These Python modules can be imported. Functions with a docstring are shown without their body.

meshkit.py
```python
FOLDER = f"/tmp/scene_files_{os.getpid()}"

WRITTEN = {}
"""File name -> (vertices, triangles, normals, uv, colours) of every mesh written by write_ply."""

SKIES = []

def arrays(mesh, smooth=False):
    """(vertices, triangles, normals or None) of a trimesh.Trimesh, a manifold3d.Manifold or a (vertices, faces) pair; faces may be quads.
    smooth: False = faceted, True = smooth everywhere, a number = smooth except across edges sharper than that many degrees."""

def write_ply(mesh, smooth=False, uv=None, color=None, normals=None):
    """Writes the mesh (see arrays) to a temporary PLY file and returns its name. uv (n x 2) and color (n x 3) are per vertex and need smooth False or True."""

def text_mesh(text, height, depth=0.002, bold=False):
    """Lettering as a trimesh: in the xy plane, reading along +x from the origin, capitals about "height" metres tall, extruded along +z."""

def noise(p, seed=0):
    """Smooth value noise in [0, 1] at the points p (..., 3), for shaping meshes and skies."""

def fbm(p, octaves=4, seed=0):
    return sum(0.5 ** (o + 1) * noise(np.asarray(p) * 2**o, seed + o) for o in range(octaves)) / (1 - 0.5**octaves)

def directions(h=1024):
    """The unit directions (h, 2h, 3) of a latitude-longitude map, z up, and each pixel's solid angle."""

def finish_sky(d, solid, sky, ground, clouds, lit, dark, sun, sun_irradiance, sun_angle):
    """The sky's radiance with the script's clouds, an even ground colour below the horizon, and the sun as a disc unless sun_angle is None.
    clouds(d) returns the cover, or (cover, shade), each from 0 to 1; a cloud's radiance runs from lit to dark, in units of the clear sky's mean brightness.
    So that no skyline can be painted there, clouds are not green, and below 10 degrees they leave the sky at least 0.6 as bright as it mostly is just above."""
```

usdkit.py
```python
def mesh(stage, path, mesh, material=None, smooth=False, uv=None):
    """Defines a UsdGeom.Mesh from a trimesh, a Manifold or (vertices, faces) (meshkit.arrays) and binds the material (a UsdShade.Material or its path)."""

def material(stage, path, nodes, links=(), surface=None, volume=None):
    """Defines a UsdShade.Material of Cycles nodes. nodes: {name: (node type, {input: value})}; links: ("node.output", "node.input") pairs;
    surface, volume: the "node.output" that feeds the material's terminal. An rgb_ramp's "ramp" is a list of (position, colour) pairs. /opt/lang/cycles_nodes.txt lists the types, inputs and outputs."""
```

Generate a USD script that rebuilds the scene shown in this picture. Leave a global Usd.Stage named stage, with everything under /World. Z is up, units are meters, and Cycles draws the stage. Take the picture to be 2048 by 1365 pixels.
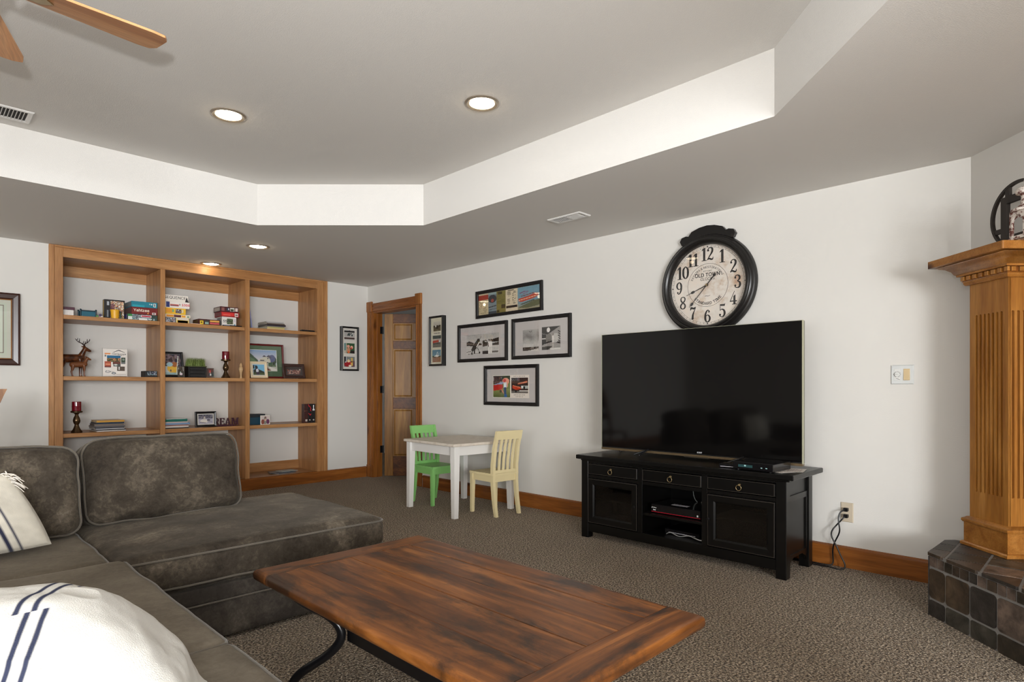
import math, random
import numpy as np, trimesh, manifold3d, shapely
from shapely.geometry import Polygon, LineString, Point, box as sbox
from shapely import affinity
from shapely.ops import unary_union
from pxr import Usd, UsdGeom, UsdLux, UsdShade, Sdf, Gf, Vt
import usdkit, meshkit
from meshkit import text_mesh, fbm, noise

random.seed(7); np.random.seed(7)
stage = Usd.Stage.CreateInMemory()
UsdGeom.SetStageUpAxis(stage, 'Z'); UsdGeom.SetStageMetersPerUnit(stage, 1.0)
UsdGeom.Xform.Define(stage, '/World'); UsdGeom.Scope.Define(stage, '/World/Looks')
PI = math.pi
# ------------------------------------------------------------------ camera, light, exposure
YAW = 0.790052
cam = UsdGeom.Camera.Define(stage, '/World/camera')
fw = (math.sin(YAW), math.cos(YAW)); rt = (math.cos(YAW), -math.sin(YAW))
cam.AddTransformOp().Set(Gf.Matrix4d(rt[0], rt[1], 0, 0, 0, 0, 1, 0, -fw[0], -fw[1], 0, 0, -4.160, -6.693, 1.124, 1))
cam.CreateHorizontalApertureAttr(36.0); cam.CreateFocalLengthAttr(36 * 1209.7 / 2048)
cam.CreateVerticalApertureOffsetAttr(36 * 93.25 / 2048)
cam.CreateClippingRangeAttr(Gf.Vec2f(0.05, 200))
cam.CreateExposureAttr(0.1)

def light_xf(l, eye, target=None):
    x = UsdGeom.Xformable(l)
    if target is None: x.AddTranslateOp().Set(Gf.Vec3d(*eye)); return
    e, t = np.array(eye, float), np.array(target, float)
    z = (e - t) / np.linalg.norm(e - t); xx = np.cross([0, 0, 1.0] if abs(z[2]) < .99 else [0, 1.0, 0], z); xx /= np.linalg.norm(xx); y = np.cross(z, xx)
    x.AddTransformOp().Set(Gf.Matrix4d(*xx, 0, *y, 0, *z, 0, *e, 1))
def rect_light(name, eye, target, w, h, inten, col):
    l = UsdLux.RectLight.Define(stage, '/World/' + name); light_xf(l, eye, target)
    l.CreateWidthAttr(w); l.CreateHeightAttr(h); l.CreateIntensityAttr(inten); l.CreateColorAttr(Gf.Vec3f(*col)); return l
# fill lights outside the added windows, behind the camera and on the dining side
rect_light('daylight_rear', (-6.4, -11.6, 1.35), (-6.4, 0, 1.35), 3.3, 1.75, 50, (0.945, 0.972, 1.0))
rect_light('daylight_side', (-8.80, -6.3, 1.35), (0, -6.3, 1.35), 3.4, 1.75, 6.5, (0.945, 0.972, 1.0))
# the photographer's unseen flash, above and behind the lens, tilted to light the ceiling
fl = UsdLux.SphereLight.Define(stage, '/World/camera_flash'); light_xf(fl, (-4.27, -6.72, 1.36), (-3.4, -5.2, 4.0))
fl.CreateRadiusAttr(0.035); fl.CreateIntensityAttr(4000); fl.CreateColorAttr(Gf.Vec3f(0.97, 0.985, 1.0))
sh = UsdLux.ShapingAPI.Apply(fl.GetPrim()); sh.CreateShapingConeAngleAttr(60); sh.CreateShapingConeSoftnessAttr(0.5)
fs = UsdLux.SphereLight.Define(stage, '/World/flash_spill'); light_xf(fs, (-4.27, -6.72, 1.37)); fs.CreateRadiusAttr(0.03); fs.CreateIntensityAttr(600); fs.CreateColorAttr(Gf.Vec3f(0.97, 0.985, 1.0))  # second unseen lamp at the flash, for direct light on walls and foreground
# unseen lamp, placed to light the room beyond the door
hl = UsdLux.SphereLight.Define(stage, '/World/hall_lamp'); light_xf(hl, (1.9, 0.2, 2.2)); hl.CreateRadiusAttr(0.1); hl.CreateIntensityAttr(26); hl.CreateColorAttr(Gf.Vec3f(0.95, 0.98, 1.0))

# ------------------------------------------------------------------ helpers
def S(r, g, b):
    return tuple((c / 255 / 12.92) if c / 255 < .04045 else ((c / 255 + .055) / 1.055) ** 2.4 for c in (r, g, b))
used = {}
def numbered(path):
    n = used.get(path, 0); used[path] = n + 1
    return path if n == 0 else '%s_%03d' % (path, n)
def tag(o, label=None, cat=None, group=None, kind=None):
    p = o.GetPrim() if hasattr(o, 'GetPrim') else o
    for k, v in (('label', label), ('category', cat), ('group', group), ('kind', kind)):
        if v: p.SetCustomDataByKey(k, v)
    return p
def thing(name, label, cat, loc=(0, 0, 0), rotz=0.0, group=None, kind=None, rx=0.0, ry=0.0):
    x = UsdGeom.Xform.Define(stage, numbered('/World/' + name))
    x.AddTranslateOp().Set(Gf.Vec3d(*map(float, loc)))
    if rotz: x.AddRotateZOp().Set(float(rotz))
    if ry: x.AddRotateYOp().Set(float(ry))
    if rx: x.AddRotateXOp().Set(float(rx))
    return tag(x, label, cat, group, kind)
def dup(root, loc, rotz=0.0, label=None, group=None, rx=0.0, ry=0.0):
    was = root.GetCustomData()
    base = root.GetName().rsplit('_', 1)[0] if root.GetName()[-3:].isdigit() else root.GetName()
    x = UsdGeom.Xform.Define(stage, numbered('/World/' + base)); p = x.GetPrim()
    p.GetReferences().AddInternalReference(root.GetPath())
    x.ClearXformOpOrder()
    x.AddTranslateOp(opSuffix='c').Set(Gf.Vec3d(*map(float, loc)))
    if rotz: x.AddRotateZOp(opSuffix='c').Set(float(rotz))
    tag(p, label or was['label'], was['category'], group or was.get('group'))
    p.SetInstanceable(True)
    return p
def cat(ms): return trimesh.util.concatenate(ms) if isinstance(ms, list) else ms
def obj(name, m, mat, parent=None, smooth=False, label=None, uv=None, cols=None):
    path = numbered((str(parent.GetPath()) if parent is not None else '/World') + '/' + name)
    me = usdkit.mesh(stage, path, cat(m), mat, smooth, uv)
    if cols is not None:
        UsdGeom.PrimvarsAPI(me).CreatePrimvar('tint', Sdf.ValueTypeNames.Color3fArray, 'vertex').Set(Vt.Vec3fArray.FromNumpy(np.asarray(cols, np.float32)))
    return tag(me, label)
def struct(name, m, mat, smooth=False): return tag(obj(name, m, mat, None, smooth), kind='structure')
def T(m, x=0, y=0, z=0): m = m.copy(); m.apply_translation((x, y, z)); return m
def R(m, deg, axis='z', pt=(0, 0, 0)):
    m = m.copy(); m.apply_transform(trimesh.transformations.rotation_matrix(math.radians(deg), {'x': [1, 0, 0], 'y': [0, 1, 0], 'z': [0, 0, 1]}[axis], pt)); return m
def bx(x0, x1, y0, y1, z0, z1, c=0.0):
    """A box with chamfered edges."""
    x0, x1 = min(x0, x1), max(x0, x1); y0, y1 = min(y0, y1), max(y0, y1); z0, z1 = min(z0, z1), max(z0, z1)
    if c <= 0:
        return trimesh.creation.box(bounds=[[x0, y0, z0], [x1, y1, z1]])
    c = min(c, .45 * min(x1 - x0, y1 - y0, z1 - z0)); pts = []
    for X, sx in ((x0, 1), (x1, -1)):
        for Y, sy in ((y0, 1), (y1, -1)):
            for Z, sz in ((z0, 1), (z1, -1)):
                pts += [(X + sx * c, Y + sy * c, Z), (X + sx * c, Y, Z + sz * c), (X, Y + sy * c, Z + sz * c)]
    return trimesh.Trimesh(*[np.array(a) for a in hull(pts)], process=False)
def hull(pts):
    h = trimesh.convex.convex_hull(np.array(pts, float)); return h.vertices, h.faces
def tube(pts, r, n=12, closed=False, caps=True):
    pts = np.array(pts, float); N = len(pts); r = np.broadcast_to(np.asarray(r, float), (N,))
    tang = (np.roll(pts, -1, 0) - np.roll(pts, 1, 0)) if closed else np.gradient(pts, axis=0)
    tang /= np.linalg.norm(tang, axis=1)[:, None] + 1e-12
    u = np.cross(tang[0], [0, 0, 1.0]); u = u if np.linalg.norm(u) > .1 else np.cross(tang[0], [1.0, 0, 0])
    V = []
    for i in range(N):
        u = u - tang[i] * (u @ tang[i]); u /= np.linalg.norm(u) + 1e-12; v = np.cross(tang[i], u)
        a = np.arange(n) / n * 2 * PI
        V.append(pts[i] + r[i] * (np.cos(a)[:, None] * u + np.sin(a)[:, None] * v))
    V = np.vstack(V); F = []
    for i in range(N if closed else N - 1):
        j = (i + 1) % N
        for k in range(n):
            l = (k + 1) % n; F += [(i * n + k, i * n + l, j * n + l), (i * n + k, j * n + l, j * n + k)]
    if caps and not closed:
        V = np.vstack([V, pts[:1], pts[-1:]]); b = N * n
        for k in range(n):
            l = (k + 1) % n; F += [(b, l, k), (b + 1, (N - 1) * n + k, (N - 1) * n + l)]
    return trimesh.Trimesh(V, F, process=False)
def spline(pts, n=40, closed=False):
    from scipy.interpolate import CubicSpline
    p = np.array(pts, float)
    if closed: p = np.vstack([p, p[:1]])
    d = np.r_[0, np.cumsum(np.linalg.norm(np.diff(p, axis=0), axis=1))]
    cs = CubicSpline(d, p, bc_type='periodic' if closed else 'natural')
    return cs(np.linspace(0, d[-1], n, endpoint=not closed))
def lathe(prof, n=32):
    m = trimesh.creation.revolve(np.array(prof, float), sections=n); return m
def prism(poly, z0, z1):
    if not isinstance(poly, shapely.geometry.base.BaseGeometry): poly = Polygon(poly)
    ms = [trimesh.creation.extrude_polygon(g, z1 - z0, engine='earcut') for g in getattr(poly, 'geoms', [poly]) if g.area > 1e-9]
    return T(cat(ms), 0, 0, z0)
def mapped(m, M):
    """Maps local (a,b,c) axes: rows of M give world x,y,z as combos of a,b,c."""
    m = m.copy(); A = np.eye(4); A[:3, :3] = M; m.apply_transform(A)
    if np.linalg.det(np.array(M)) < 0: m.invert()
    return m
def panel_x(poly, x0, x1):   # polygon in (Y,z), extruded along X
    return mapped(prism(poly, x0, x1), [[0, 0, 1], [1, 0, 0], [0, 1, 0]])
def panel_y(poly, y0, y1):   # polygon in (X,z), extruded along Y
    return mapped(prism(poly, y0, y1), [[1, 0, 0], [0, 0, 1], [0, 1, 0]])
def sweep_profile(prof, path_pts, closed=False):
    """prof: (outward, up) points; path: plan points, walked so that outward is on the left. Mitred corners."""
    P = np.array(path_pts, float); N = len(P); prof = np.array(prof, float); k = len(prof); V = []
    for i in range(N):
        a = P[i] - P[i - 1] if (i > 0 or closed) else P[1] - P[0]
        b = P[(i + 1) % N] - P[i] if (i < N - 1 or closed) else P[-1] - P[-2]
        a /= np.linalg.norm(a); b /= np.linalg.norm(b)
        na, nb = np.array([-a[1], a[0]]), np.array([-b[1], b[0]]); m = (na + nb); m /= np.linalg.norm(m); s = 1 / max(.2, m @ na)
        for o, z in prof: V.append((*(P[i] + m * o * s), z))
    F = []
    for i in range(N if closed else N - 1):
        j = (i + 1) % N
        for q in range(k):
            w = (q + 1) % k; F += [(i * k + q, j * k + q, j * k + w), (i * k + q, j * k + w, i * k + w)]
    if not closed:
        t = trimesh.creation.triangulate_polygon(Polygon(prof), engine='earcut')[1] if len(prof) > 2 else []
        base = (N - 1) * k
        pt = {tuple(np.round(p, 7)): i for i, p in enumerate(prof)}
        tv, tf = trimesh.creation.triangulate_polygon(Polygon(prof), engine='earcut')
        idx = [pt.get(tuple(np.round(p, 7)), 0) for p in tv]
        for f in tf:
            F += [(idx[f[0]], idx[f[1]], idx[f[2]]), (base + idx[f[0]], base + idx[f[2]], base + idx[f[1]])]
    m = trimesh.Trimesh(V, F, process=False); m.fix_normals(); return m
def loopframe(W, H, prof):
    """A mitred picture frame in the xz plane centred on the origin; prof: (inset, y) points from back outside round to back inside."""
    V, F = [], []; k = len(prof)
    for (i, y) in prof:
        a, b = W / 2 - i, H / 2 - i; V += [(-a, y, -b), (a, y, -b), (a, y, b), (-a, y, b)]
    for q in range(k):
        w = (q + 1) % k
        for c in range(4):
            d = (c + 1) % 4; F += [(q * 4 + c, q * 4 + d, w * 4 + d), (q * 4 + c, w * 4 + d, w * 4 + c)]
    m = trimesh.Trimesh(V, F, process=False); m.fix_normals(); return m
def grid_surface(nx, ny):
    F = []
    for j in range(ny):
        for i in range(nx):
            a = j * (nx + 1) + i; F += [(a, a + 1, a + nx + 2), (a, a + nx + 2, a + nx + 1)]
    return np.array(F)
def word(txt, h, depth=.001, bold=False, center=False):
    """Lettering standing in the xz plane, facing -y."""
    m = R(text_mesh(txt, h, depth, bold), 90, 'x')
    if center: m.apply_translation((-(m.bounds[0][0] + m.bounds[1][0]) / 2, 0, 0))
    return m
def rounded_box_pts(n, half, r):
    """Surface of a rounded box as a grid-cube: unit parameters in [-1,1]^3 and points."""
    g = np.linspace(-1, 1, n + 1); V, F = [], []; f = grid_surface(n, n)
    A, B = np.meshgrid(g, g); A, B = A.ravel(), B.ravel(); O = np.ones_like(A)
    for P, flip in ((np.stack([A, B, O], 1), 0), (np.stack([A, B, -O], 1), 1), (np.stack([A, O, B], 1), 1), (np.stack([A, -O, B], 1), 0), (np.stack([O, A, B], 1), 0), (np.stack([-O, A, B], 1), 1)):
        b = sum(len(v) for v in V); V.append(P); F.append((f[:, ::-1] if flip else f) + b)
    U = np.vstack(V); F = np.vstack(F)
    m = trimesh.Trimesh(U, F, process=False); m.merge_vertices(); U, F = np.array(m.vertices), np.array(m.faces)
    half = np.array(half, float); p = U * half; inner = half - r; c = np.clip(p, -inner, inner); d = p - c; L = np.linalg.norm(d, axis=1, keepdims=True)
    P = np.where(L > 1e-9, c + d / np.maximum(L, 1e-9) * np.minimum(L, r) , p)
    on = L[:, 0] > 1e-9
    P[on] = c[on] + d[on] / L[on] * r
    return U, P, F
def hulls(bones, res=None, smooth=6):
    """Bones: (p0, r0, p1, r1). One continuous body."""
    tot = None
    for p0, r0, p1, r1 in bones:
        a = manifold3d.Manifold.sphere(r0, 14).translate(list(map(float, p0))); b = manifold3d.Manifold.sphere(r1, 14).translate(list(map(float, p1)))
        h = manifold3d.Manifold.batch_hull([a, b]); tot = h if tot is None else tot + h
    if res: tot = tot.refine_to_length(res)
    m = tot.to_mesh(); t = trimesh.Trimesh(m.vert_properties[:, :3], m.tri_verts, process=True)
    if smooth: trimesh.smoothing.filter_taubin(t, iterations=smooth)
    return t
# ------------------------------------------------------------------ materials
MATS = {}
def mat(name, nodes, links, surface='p.BSDF'):
    if name not in MATS: MATS[name] = usdkit.material(stage, '/World/Looks/' + name, nodes, links, surface=surface)
    return MATS[name]
def plain(name, col, rough=.5, metal=0.0, spec=.5, bump=0, bscale=200, **kw):
    n = {'p': ('principled_bsdf', dict(base_color=col, roughness=rough, metallic=metal, specular_ior_level=spec, **kw))}; l = []
    if bump:
        n['tc'] = ('texture_coordinate', {}); n['n'] = ('noise_texture', {'scale': bscale, 'detail': 3.0}); n['b'] = ('bump', {'strength': bump, 'distance': .002})
        l = [('tc.object', 'n.vector'), ('n.fac', 'b.height'), ('b.normal', 'p.normal')]
    return mat(name, n, l)
def wood(name, dark, mid, light, axis='x', scale=1.0, rough=.38, knots=0, streak=.6, spec=.45, knotcol=None, coat=0.0, contrast=1.0):
    st = {'x': (1.3, 16, 16), 'y': (16, 1.3, 16), 'z': (16, 16, 1.3)}[axis]; kn = {'x': (2.2, 6, 6), 'y': (6, 2.2, 6), 'z': (6, 6, 2.2)}[axis]
    fine = {'x': (9, 190, 190), 'y': (190, 9, 190), 'z': (190, 190, 9)}[axis]
    w = .5 * contrast
    n = {'tc': ('texture_coordinate', {}), 'oi': ('object_info', {}), 'off': ('vector_math', {'math_type': 'scale', 'vector1': (7.3, 3.1, 5.7)}), 'add': ('vector_math', {'math_type': 'add'}),
         'm': ('mapping', {'scale': tuple(s * scale for s in st)}), 'n': ('noise_texture', {'scale': 1.0, 'detail': 5.0, 'roughness': .55, 'distortion': streak}),
         'r': ('rgb_ramp', {'ramp': [(.5 - .55 * w, dark), (.5, mid), (.5 + .5 * w, light)]}),
         'mf': ('mapping', {'scale': fine}), 'nf': ('noise_texture', {'scale': 1.0, 'detail': 2.0}), 'rf': ('rgb_ramp', {'ramp': [(.3, (.68, .68, .68)), (.6, (1, 1, 1))]}),
         'mx': ('mix', {'mix_type': 'multiply', 'fac': .7}),
         'b': ('bump', {'strength': .12, 'distance': .001}),
         'p': ('principled_bsdf', {'roughness': rough, 'specular_ior_level': spec, 'coat_weight': coat, 'coat_roughness': .15})}
    l = [('oi.random', 'off.scale'), ('tc.object', 'add.vector1'), ('off.vector', 'add.vector2'), ('add.vector', 'm.vector'), ('m.vector', 'n.vector'), ('n.fac', 'r.fac'), ('add.vector', 'mf.vector'), ('mf.vector', 'nf.vector'), ('nf.fac', 'rf.fac'),
         ('r.color', 'mx.color1'), ('rf.color', 'mx.color2'), ('nf.fac', 'b.height'), ('b.normal', 'p.normal')]
    if knots:
        n.update({'mk': ('mapping', {'scale': tuple(s * knots for s in kn)}), 'v': ('voronoi_texture', {'scale': 1.0, 'randomness': 1.0}), 'nk': ('noise_texture', {'scale': 14.0}), 'ad': ('math', {'math_type': 'multiply_add', 'value2': .12}),
                  'rk': ('rgb_ramp', {'ramp': [(.10, (1, 1, 1)), (.16, (.75, .75, .75)), (.24, (0, 0, 0))]}), 'mk2': ('mix', {'fac': 0.0, 'color2': knotcol or dark})})
        l += [('add.vector', 'mk.vector'), ('mk.vector', 'v.vector'), ('add.vector', 'nk.vector'), ('nk.fac', 'ad.value1'), ('v.distance', 'ad.value3'), ('ad.value', 'rk.fac'), ('rk.color', 'mk2.fac'), ('mx.color', 'mk2.color1'), ('mk2.color', 'p.base_color')]
    else: l.append(('mx.color', 'p.base_color'))
    return mat(name, n, l)
def printed(name='print', rough=.45):
    return mat(name, {'a': ('attribute', {'attribute': 'tint'}), 'p': ('principled_bsdf', {'roughness': rough, 'specular_ior_level': .3})}, [('a.color', 'p.base_color')])
def clear_glass(name, f0=.035, rough=0.0, tint=(1, 1, 1)):
    return mat(name, {'f': ('layer_weight', {'blend': .5}), 'pw': ('math', {'math_type': 'power', 'value2': 5.0}), 'ma': ('math', {'math_type': 'multiply_add', 'value2': .85, 'value3': f0}), 't': ('transparent_bsdf', {'color': tint}), 'g': ('glossy_bsdf', {'color': (1, 1, 1), 'roughness': rough}), 'm': ('mix_closure', {})},
               [('f.facing', 'pw.value1'), ('pw.value', 'ma.value1'), ('ma.value', 'm.fac'), ('t.BSDF', 'm.closure1'), ('g.BSDF', 'm.closure2')], surface='m.closure')
WALL = plain('wall_paint', S(215, 212, 206), .85, spec=.25, bump=.25, bscale=160)
CEIL = plain('ceiling_paint', S(216, 213, 208), .9, spec=.2, bump=.45, bscale=220)
PRINT = printed()
GLASS = clear_glass('picture_glass', .03)
BLACKF = plain('black_frame_paint', S(20, 19, 20), .35)
MATW = plain('mat_board_white', S(214, 208, 198), .8)
MAPLE_X = wood('maple_x', S(140, 90, 48), S(174, 124, 76), S(198, 150, 100), 'x', contrast=1.2)
MAPLE_Z = wood('maple_z', S(140, 90, 48), S(174, 124, 76), S(198, 150, 100), 'z', contrast=1.2)
PINE_X = wood('pine_x', S(96, 50, 16), S(138, 80, 30), S(164, 102, 46), 'x', knots=.8, knotcol=S(60, 26, 8), rough=.3)
PINE_Y = wood('pine_y', S(96, 50, 16), S(138, 80, 30), S(164, 102, 46), 'y', knots=.8, knotcol=S(60, 26, 8), rough=.3)
PINE_Z = wood('pine_z', S(96, 52, 16), S(140, 84, 34), S(168, 108, 50), 'z', knots=.8, knotcol=S(60, 26, 8), rough=.3)
MANT_Z = wood('mantel_pine_z', S(134, 80, 28), S(170, 114, 50), S(194, 140, 74), 'z', knots=1.0, knotcol=S(70, 32, 10), rough=.3)
MANT_X = wood('mantel_pine_x', S(126, 74, 26), S(162, 106, 46), S(188, 132, 68), 'x', knots=.8, knotcol=S(70, 32, 10), rough=.3)
DOOR_Z = wood('door_stile', S(96, 60, 20), S(142, 98, 42), S(176, 130, 66), 'z', rough=.32, contrast=1.3)
DOOR_X = wood('door_rail', S(58, 30, 8), S(92, 50, 16), S(122, 72, 26), 'x', rough=.32, streak=1.6)
BLADE = wood('fan_blade_wood', S(170, 108, 60), S(204, 146, 96), S(222, 170, 122), 'x', rough=.4)
BLACKM = plain('black_metal', S(18, 18, 20), .28, spec=.5)
BLACKLAC = plain('black_lacquer', S(10, 9, 8), .3, spec=.3, bump=.05, bscale=60)
WHITEP = plain('white_paint', S(222, 219, 214), .45, bump=.06, bscale=90)
BRONZE = plain('bronze', S(104, 84, 62), .22, metal=.9)
SILVER = plain('silver', S(190, 188, 184), .3, metal=.9)
BRASSY = plain('brass', S(170, 150, 110), .3, metal=.9)

# ------------------------------------------------------------------ the room
H, HT = 2.40, 2.722
XL, YB, YN = -8.6, 0.0, -11.4
carpet = mat('carpet', {'tc': ('texture_coordinate', {}), 'n1': ('noise_texture', {'scale': 105.0, 'detail': 2.5, 'roughness': .75}), 'n2': ('noise_texture', {'scale': 3.0, 'detail': 3.0}), 'v': ('voronoi_texture', {'scale': 130.0}),
   'r': ('rgb_ramp', {'ramp': [(.37, S(46, 35, 26)), (.48, S(126, 108, 88)), (.60, S(216, 198, 174))]}), 'r2': ('rgb_ramp', {'ramp': [(.3, (.93, .93, .93)), (.7, (1.03, 1.03, 1.03))]}),
   'mx': ('mix', {'mix_type': 'multiply', 'fac': 1.0}), 'b': ('bump', {'strength': 1.0, 'distance': .012}), 'p': ('principled_bsdf', {'roughness': 1.0, 'specular_ior_level': .1, 'sheen_weight': .15})},
   [('tc.object', 'n1.vector'), ('tc.object', 'n2.vector'), ('tc.object', 'v.vector'), ('n1.fac', 'r.fac'), ('n2.fac', 'r2.fac'), ('r.color', 'mx.color1'), ('r2.color', 'mx.color2'), ('mx.color', 'p.base_color'), ('v.distance', 'b.height'), ('b.normal', 'p.normal')])
struct('floor', bx(XL - .12, 3.6, YN - .12, 2.6, -.1, 0), carpet)
# ceiling: a soffit with an eight-sided tray, and the raised tray top
tray = Polygon([(-1.272, -2.852), (-2.194, -1.93), (-5.6, -1.93), (-6.52, -2.852), (-6.52, -5.57), (-5.6, -6.49), (-2.194, -6.49), (-1.272, -5.568)])
outer = sbox(XL - .12, YN - .12, .12, .6)
ce = tag(UsdGeom.Xform.Define(stage, '/World/ceiling'), kind='structure')
obj('soffit', prism(outer.difference(tray), H, HT), CEIL, ce)
obj('tray_top', prism(sbox(XL - .12, YN - .12, .12, .6), HT, HT + .1), CEIL, ce)
# back wall with the bookcase recess
BX0, BX1, BZ0, BZ1 = -3.225, -.66, .10, 2.36
wb = sbox(XL, 0, .12, H).difference(sbox(BX0, BZ0, BX1, BZ1))
struct('wall_back', panel_y(wb, 0, .12), WALL)
# right wall with the door opening
DY0, DY1, DZ = -1.035, -.115, 2.075
wr = Polygon([(-6.142, 0), (0, 0), (0, H), (-6.142, H)]).difference(sbox(DY0, -.1, DY1, DZ))
struct('wall_right', panel_x(wr, 0, .12), WALL)
# the diagonal fireplace wall, the wall behind the camera and the dining side wall, each with an added window
def wall_seg(a, b, th, z0=0, z1=H, hole=None):
    a, b = np.array(a), np.array(b); L = np.linalg.norm(b - a); d = (b - a) / L; n = np.array([-d[1], d[0]])
    poly = sbox(0, z0, L, z1)
    if hole: poly = poly.difference(sbox(*hole))
    m = prism(poly, 0, th); return mapped(m, [[d[0], 0, n[0]], [d[1], 0, n[1]], [0, 1, 0]]).apply_translation((a[0], a[1], 0))
struct('wall_fireplace', wall_seg((-1.5, -7.642), (0, -6.142), -.12), WALL)
struct('wall_side', wall_seg((0, -7.642), (-1.5, -7.642), -.12), WALL); struct('wall_rear_right', wall_seg((0, YN), (0, -7.642), -.12), WALL)  # unseen walls, laid out to keep the rear fill light clear
WN = (.4, .5, 4.0, 2.2)
struct('wall_near', wall_seg((XL, YN), (0, YN), -.12, hole=WN), WALL)  # out of view, set far back to even out the rear fill light
struct('wall_left', wall_seg((XL, 0), (XL, YN), -.12, hole=(4.5, .5, 8.1, 2.2)), WALL)
def window(ax, name):  # added window, built to hold a fill light
    w = tag(UsdGeom.Xform.Define(stage, '/World/' + name), kind='structure'); 
    if ax == 'y': P = lambda a, b, z0, z1: bx(XL + a, XL + b, YN - .10, YN - .04, z0, z1, .005); a0, a1 = .4, 4.0
    else: P = lambda a, b, z0, z1: bx(XL - .10, XL - .04, -a, -b, z0, z1, .005); a0, a1 = 4.5, 8.1
    obj('window_frame', [P(a0, a1, .5, .57), P(a0, a1, 2.13, 2.2), P(a0, a0 + .07, .57, 2.13), P(a1 - .07, a1, .57, 2.13)], WHITEP, w)
    n = 3
    for i in range(1, n): c = a0 + (a1 - a0) * i / n; obj('mullion', P(c - .035, c + .035, .57, 2.13), WHITEP, w)
    for i in range(n):
        c0 = a0 + (a1 - a0) * i / n + .05; c1 = a0 + (a1 - a0) * (i + 1) / n - .05
        if ax == 'y': g = bx(XL + c0, XL + c1, YN - .074, YN - .07, .57, 2.13)
        else: g = bx(XL - .074, XL - .07, -c0, -c1, .57, 2.13)
        obj('pane', g, clear_glass('window_glass', .03), w)
window('y', 'window_1'); window('x', 'window_2')
# the room beyond the door
struct('wall_hall_far', bx(3.0, 3.1, -3.6, 2.6, 0, H), WALL); struct('wall_hall_side', bx(.12, 3.0, 2.2, 2.3, 0, H), WALL); struct('wall_hall_near', bx(.12, 3.0, -3.6, -3.5, 0, H), WALL)
struct('ceiling_hall', bx(.12, 3.1, -3.6, 2.6, H, H + .1), plain('hall_ceiling_paint', S(225, 228, 230), .9))
# baseboards
bprof = [(0, 0), (.016, 0), (.016, .105), (.02, .112), (.018, .124), (.008, .131), (0, .132)]
def baseboard(name, a, b, m):
    return struct(name, sweep_profile(bprof, [a, b]), m, smooth=40)
baseboard('baseboard_back', (-.03, 0), (-8.5, 0), PINE_X)
baseboard('baseboard_right', (0, -6.13), (0, -1.165), PINE_Y)
baseboard('baseboard_fireplace', (-1.49, -7.632), (-1.16, -7.302), PINE_X)

# door: casing, jamb, stop, leaf with six panels, hinges
d1 = tag(UsdGeom.Xform.Define(stage, '/World/door_1'), kind='structure')
cprof = [(0, 0), (.014, 0), (.018, .012), (.012, .03), (.018, .05), (.012, .068), (.020, .085), (.020, .098), (0, .098)]
def casing(y0, y1):
    p = Polygon([(b, -a) for a, b in cprof]); m = prism(p, 0, 2.075)  # x=b across, y=-a out
    return m
for (yc, s) in ((-.115, 1), (-1.035, -1)):
    m = mapped(prism(Polygon([(b, a) for a, b in cprof]), 0, DZ), [[0, -1, 0], [s, 0, 0], [0, 0, 1]]); obj('casing', T(m, -.001, yc, 0), PINE_Z, d1)
m = mapped(prism(Polygon([(b, a) for a, b in cprof]), DY0, DY1), [[0, -1, 0], [0, 0, 1], [1, 0, 0]]); obj('casing', T(m, -.001, 0, DZ), PINE_Y, d1, label='head casing over the door')
for yc in (-.064, -1.086): obj('corner_block', bx(-.028, 0, yc - .055, yc + .055, DZ - .002, DZ + .125, .004), PINE_Z, d1)
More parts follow.
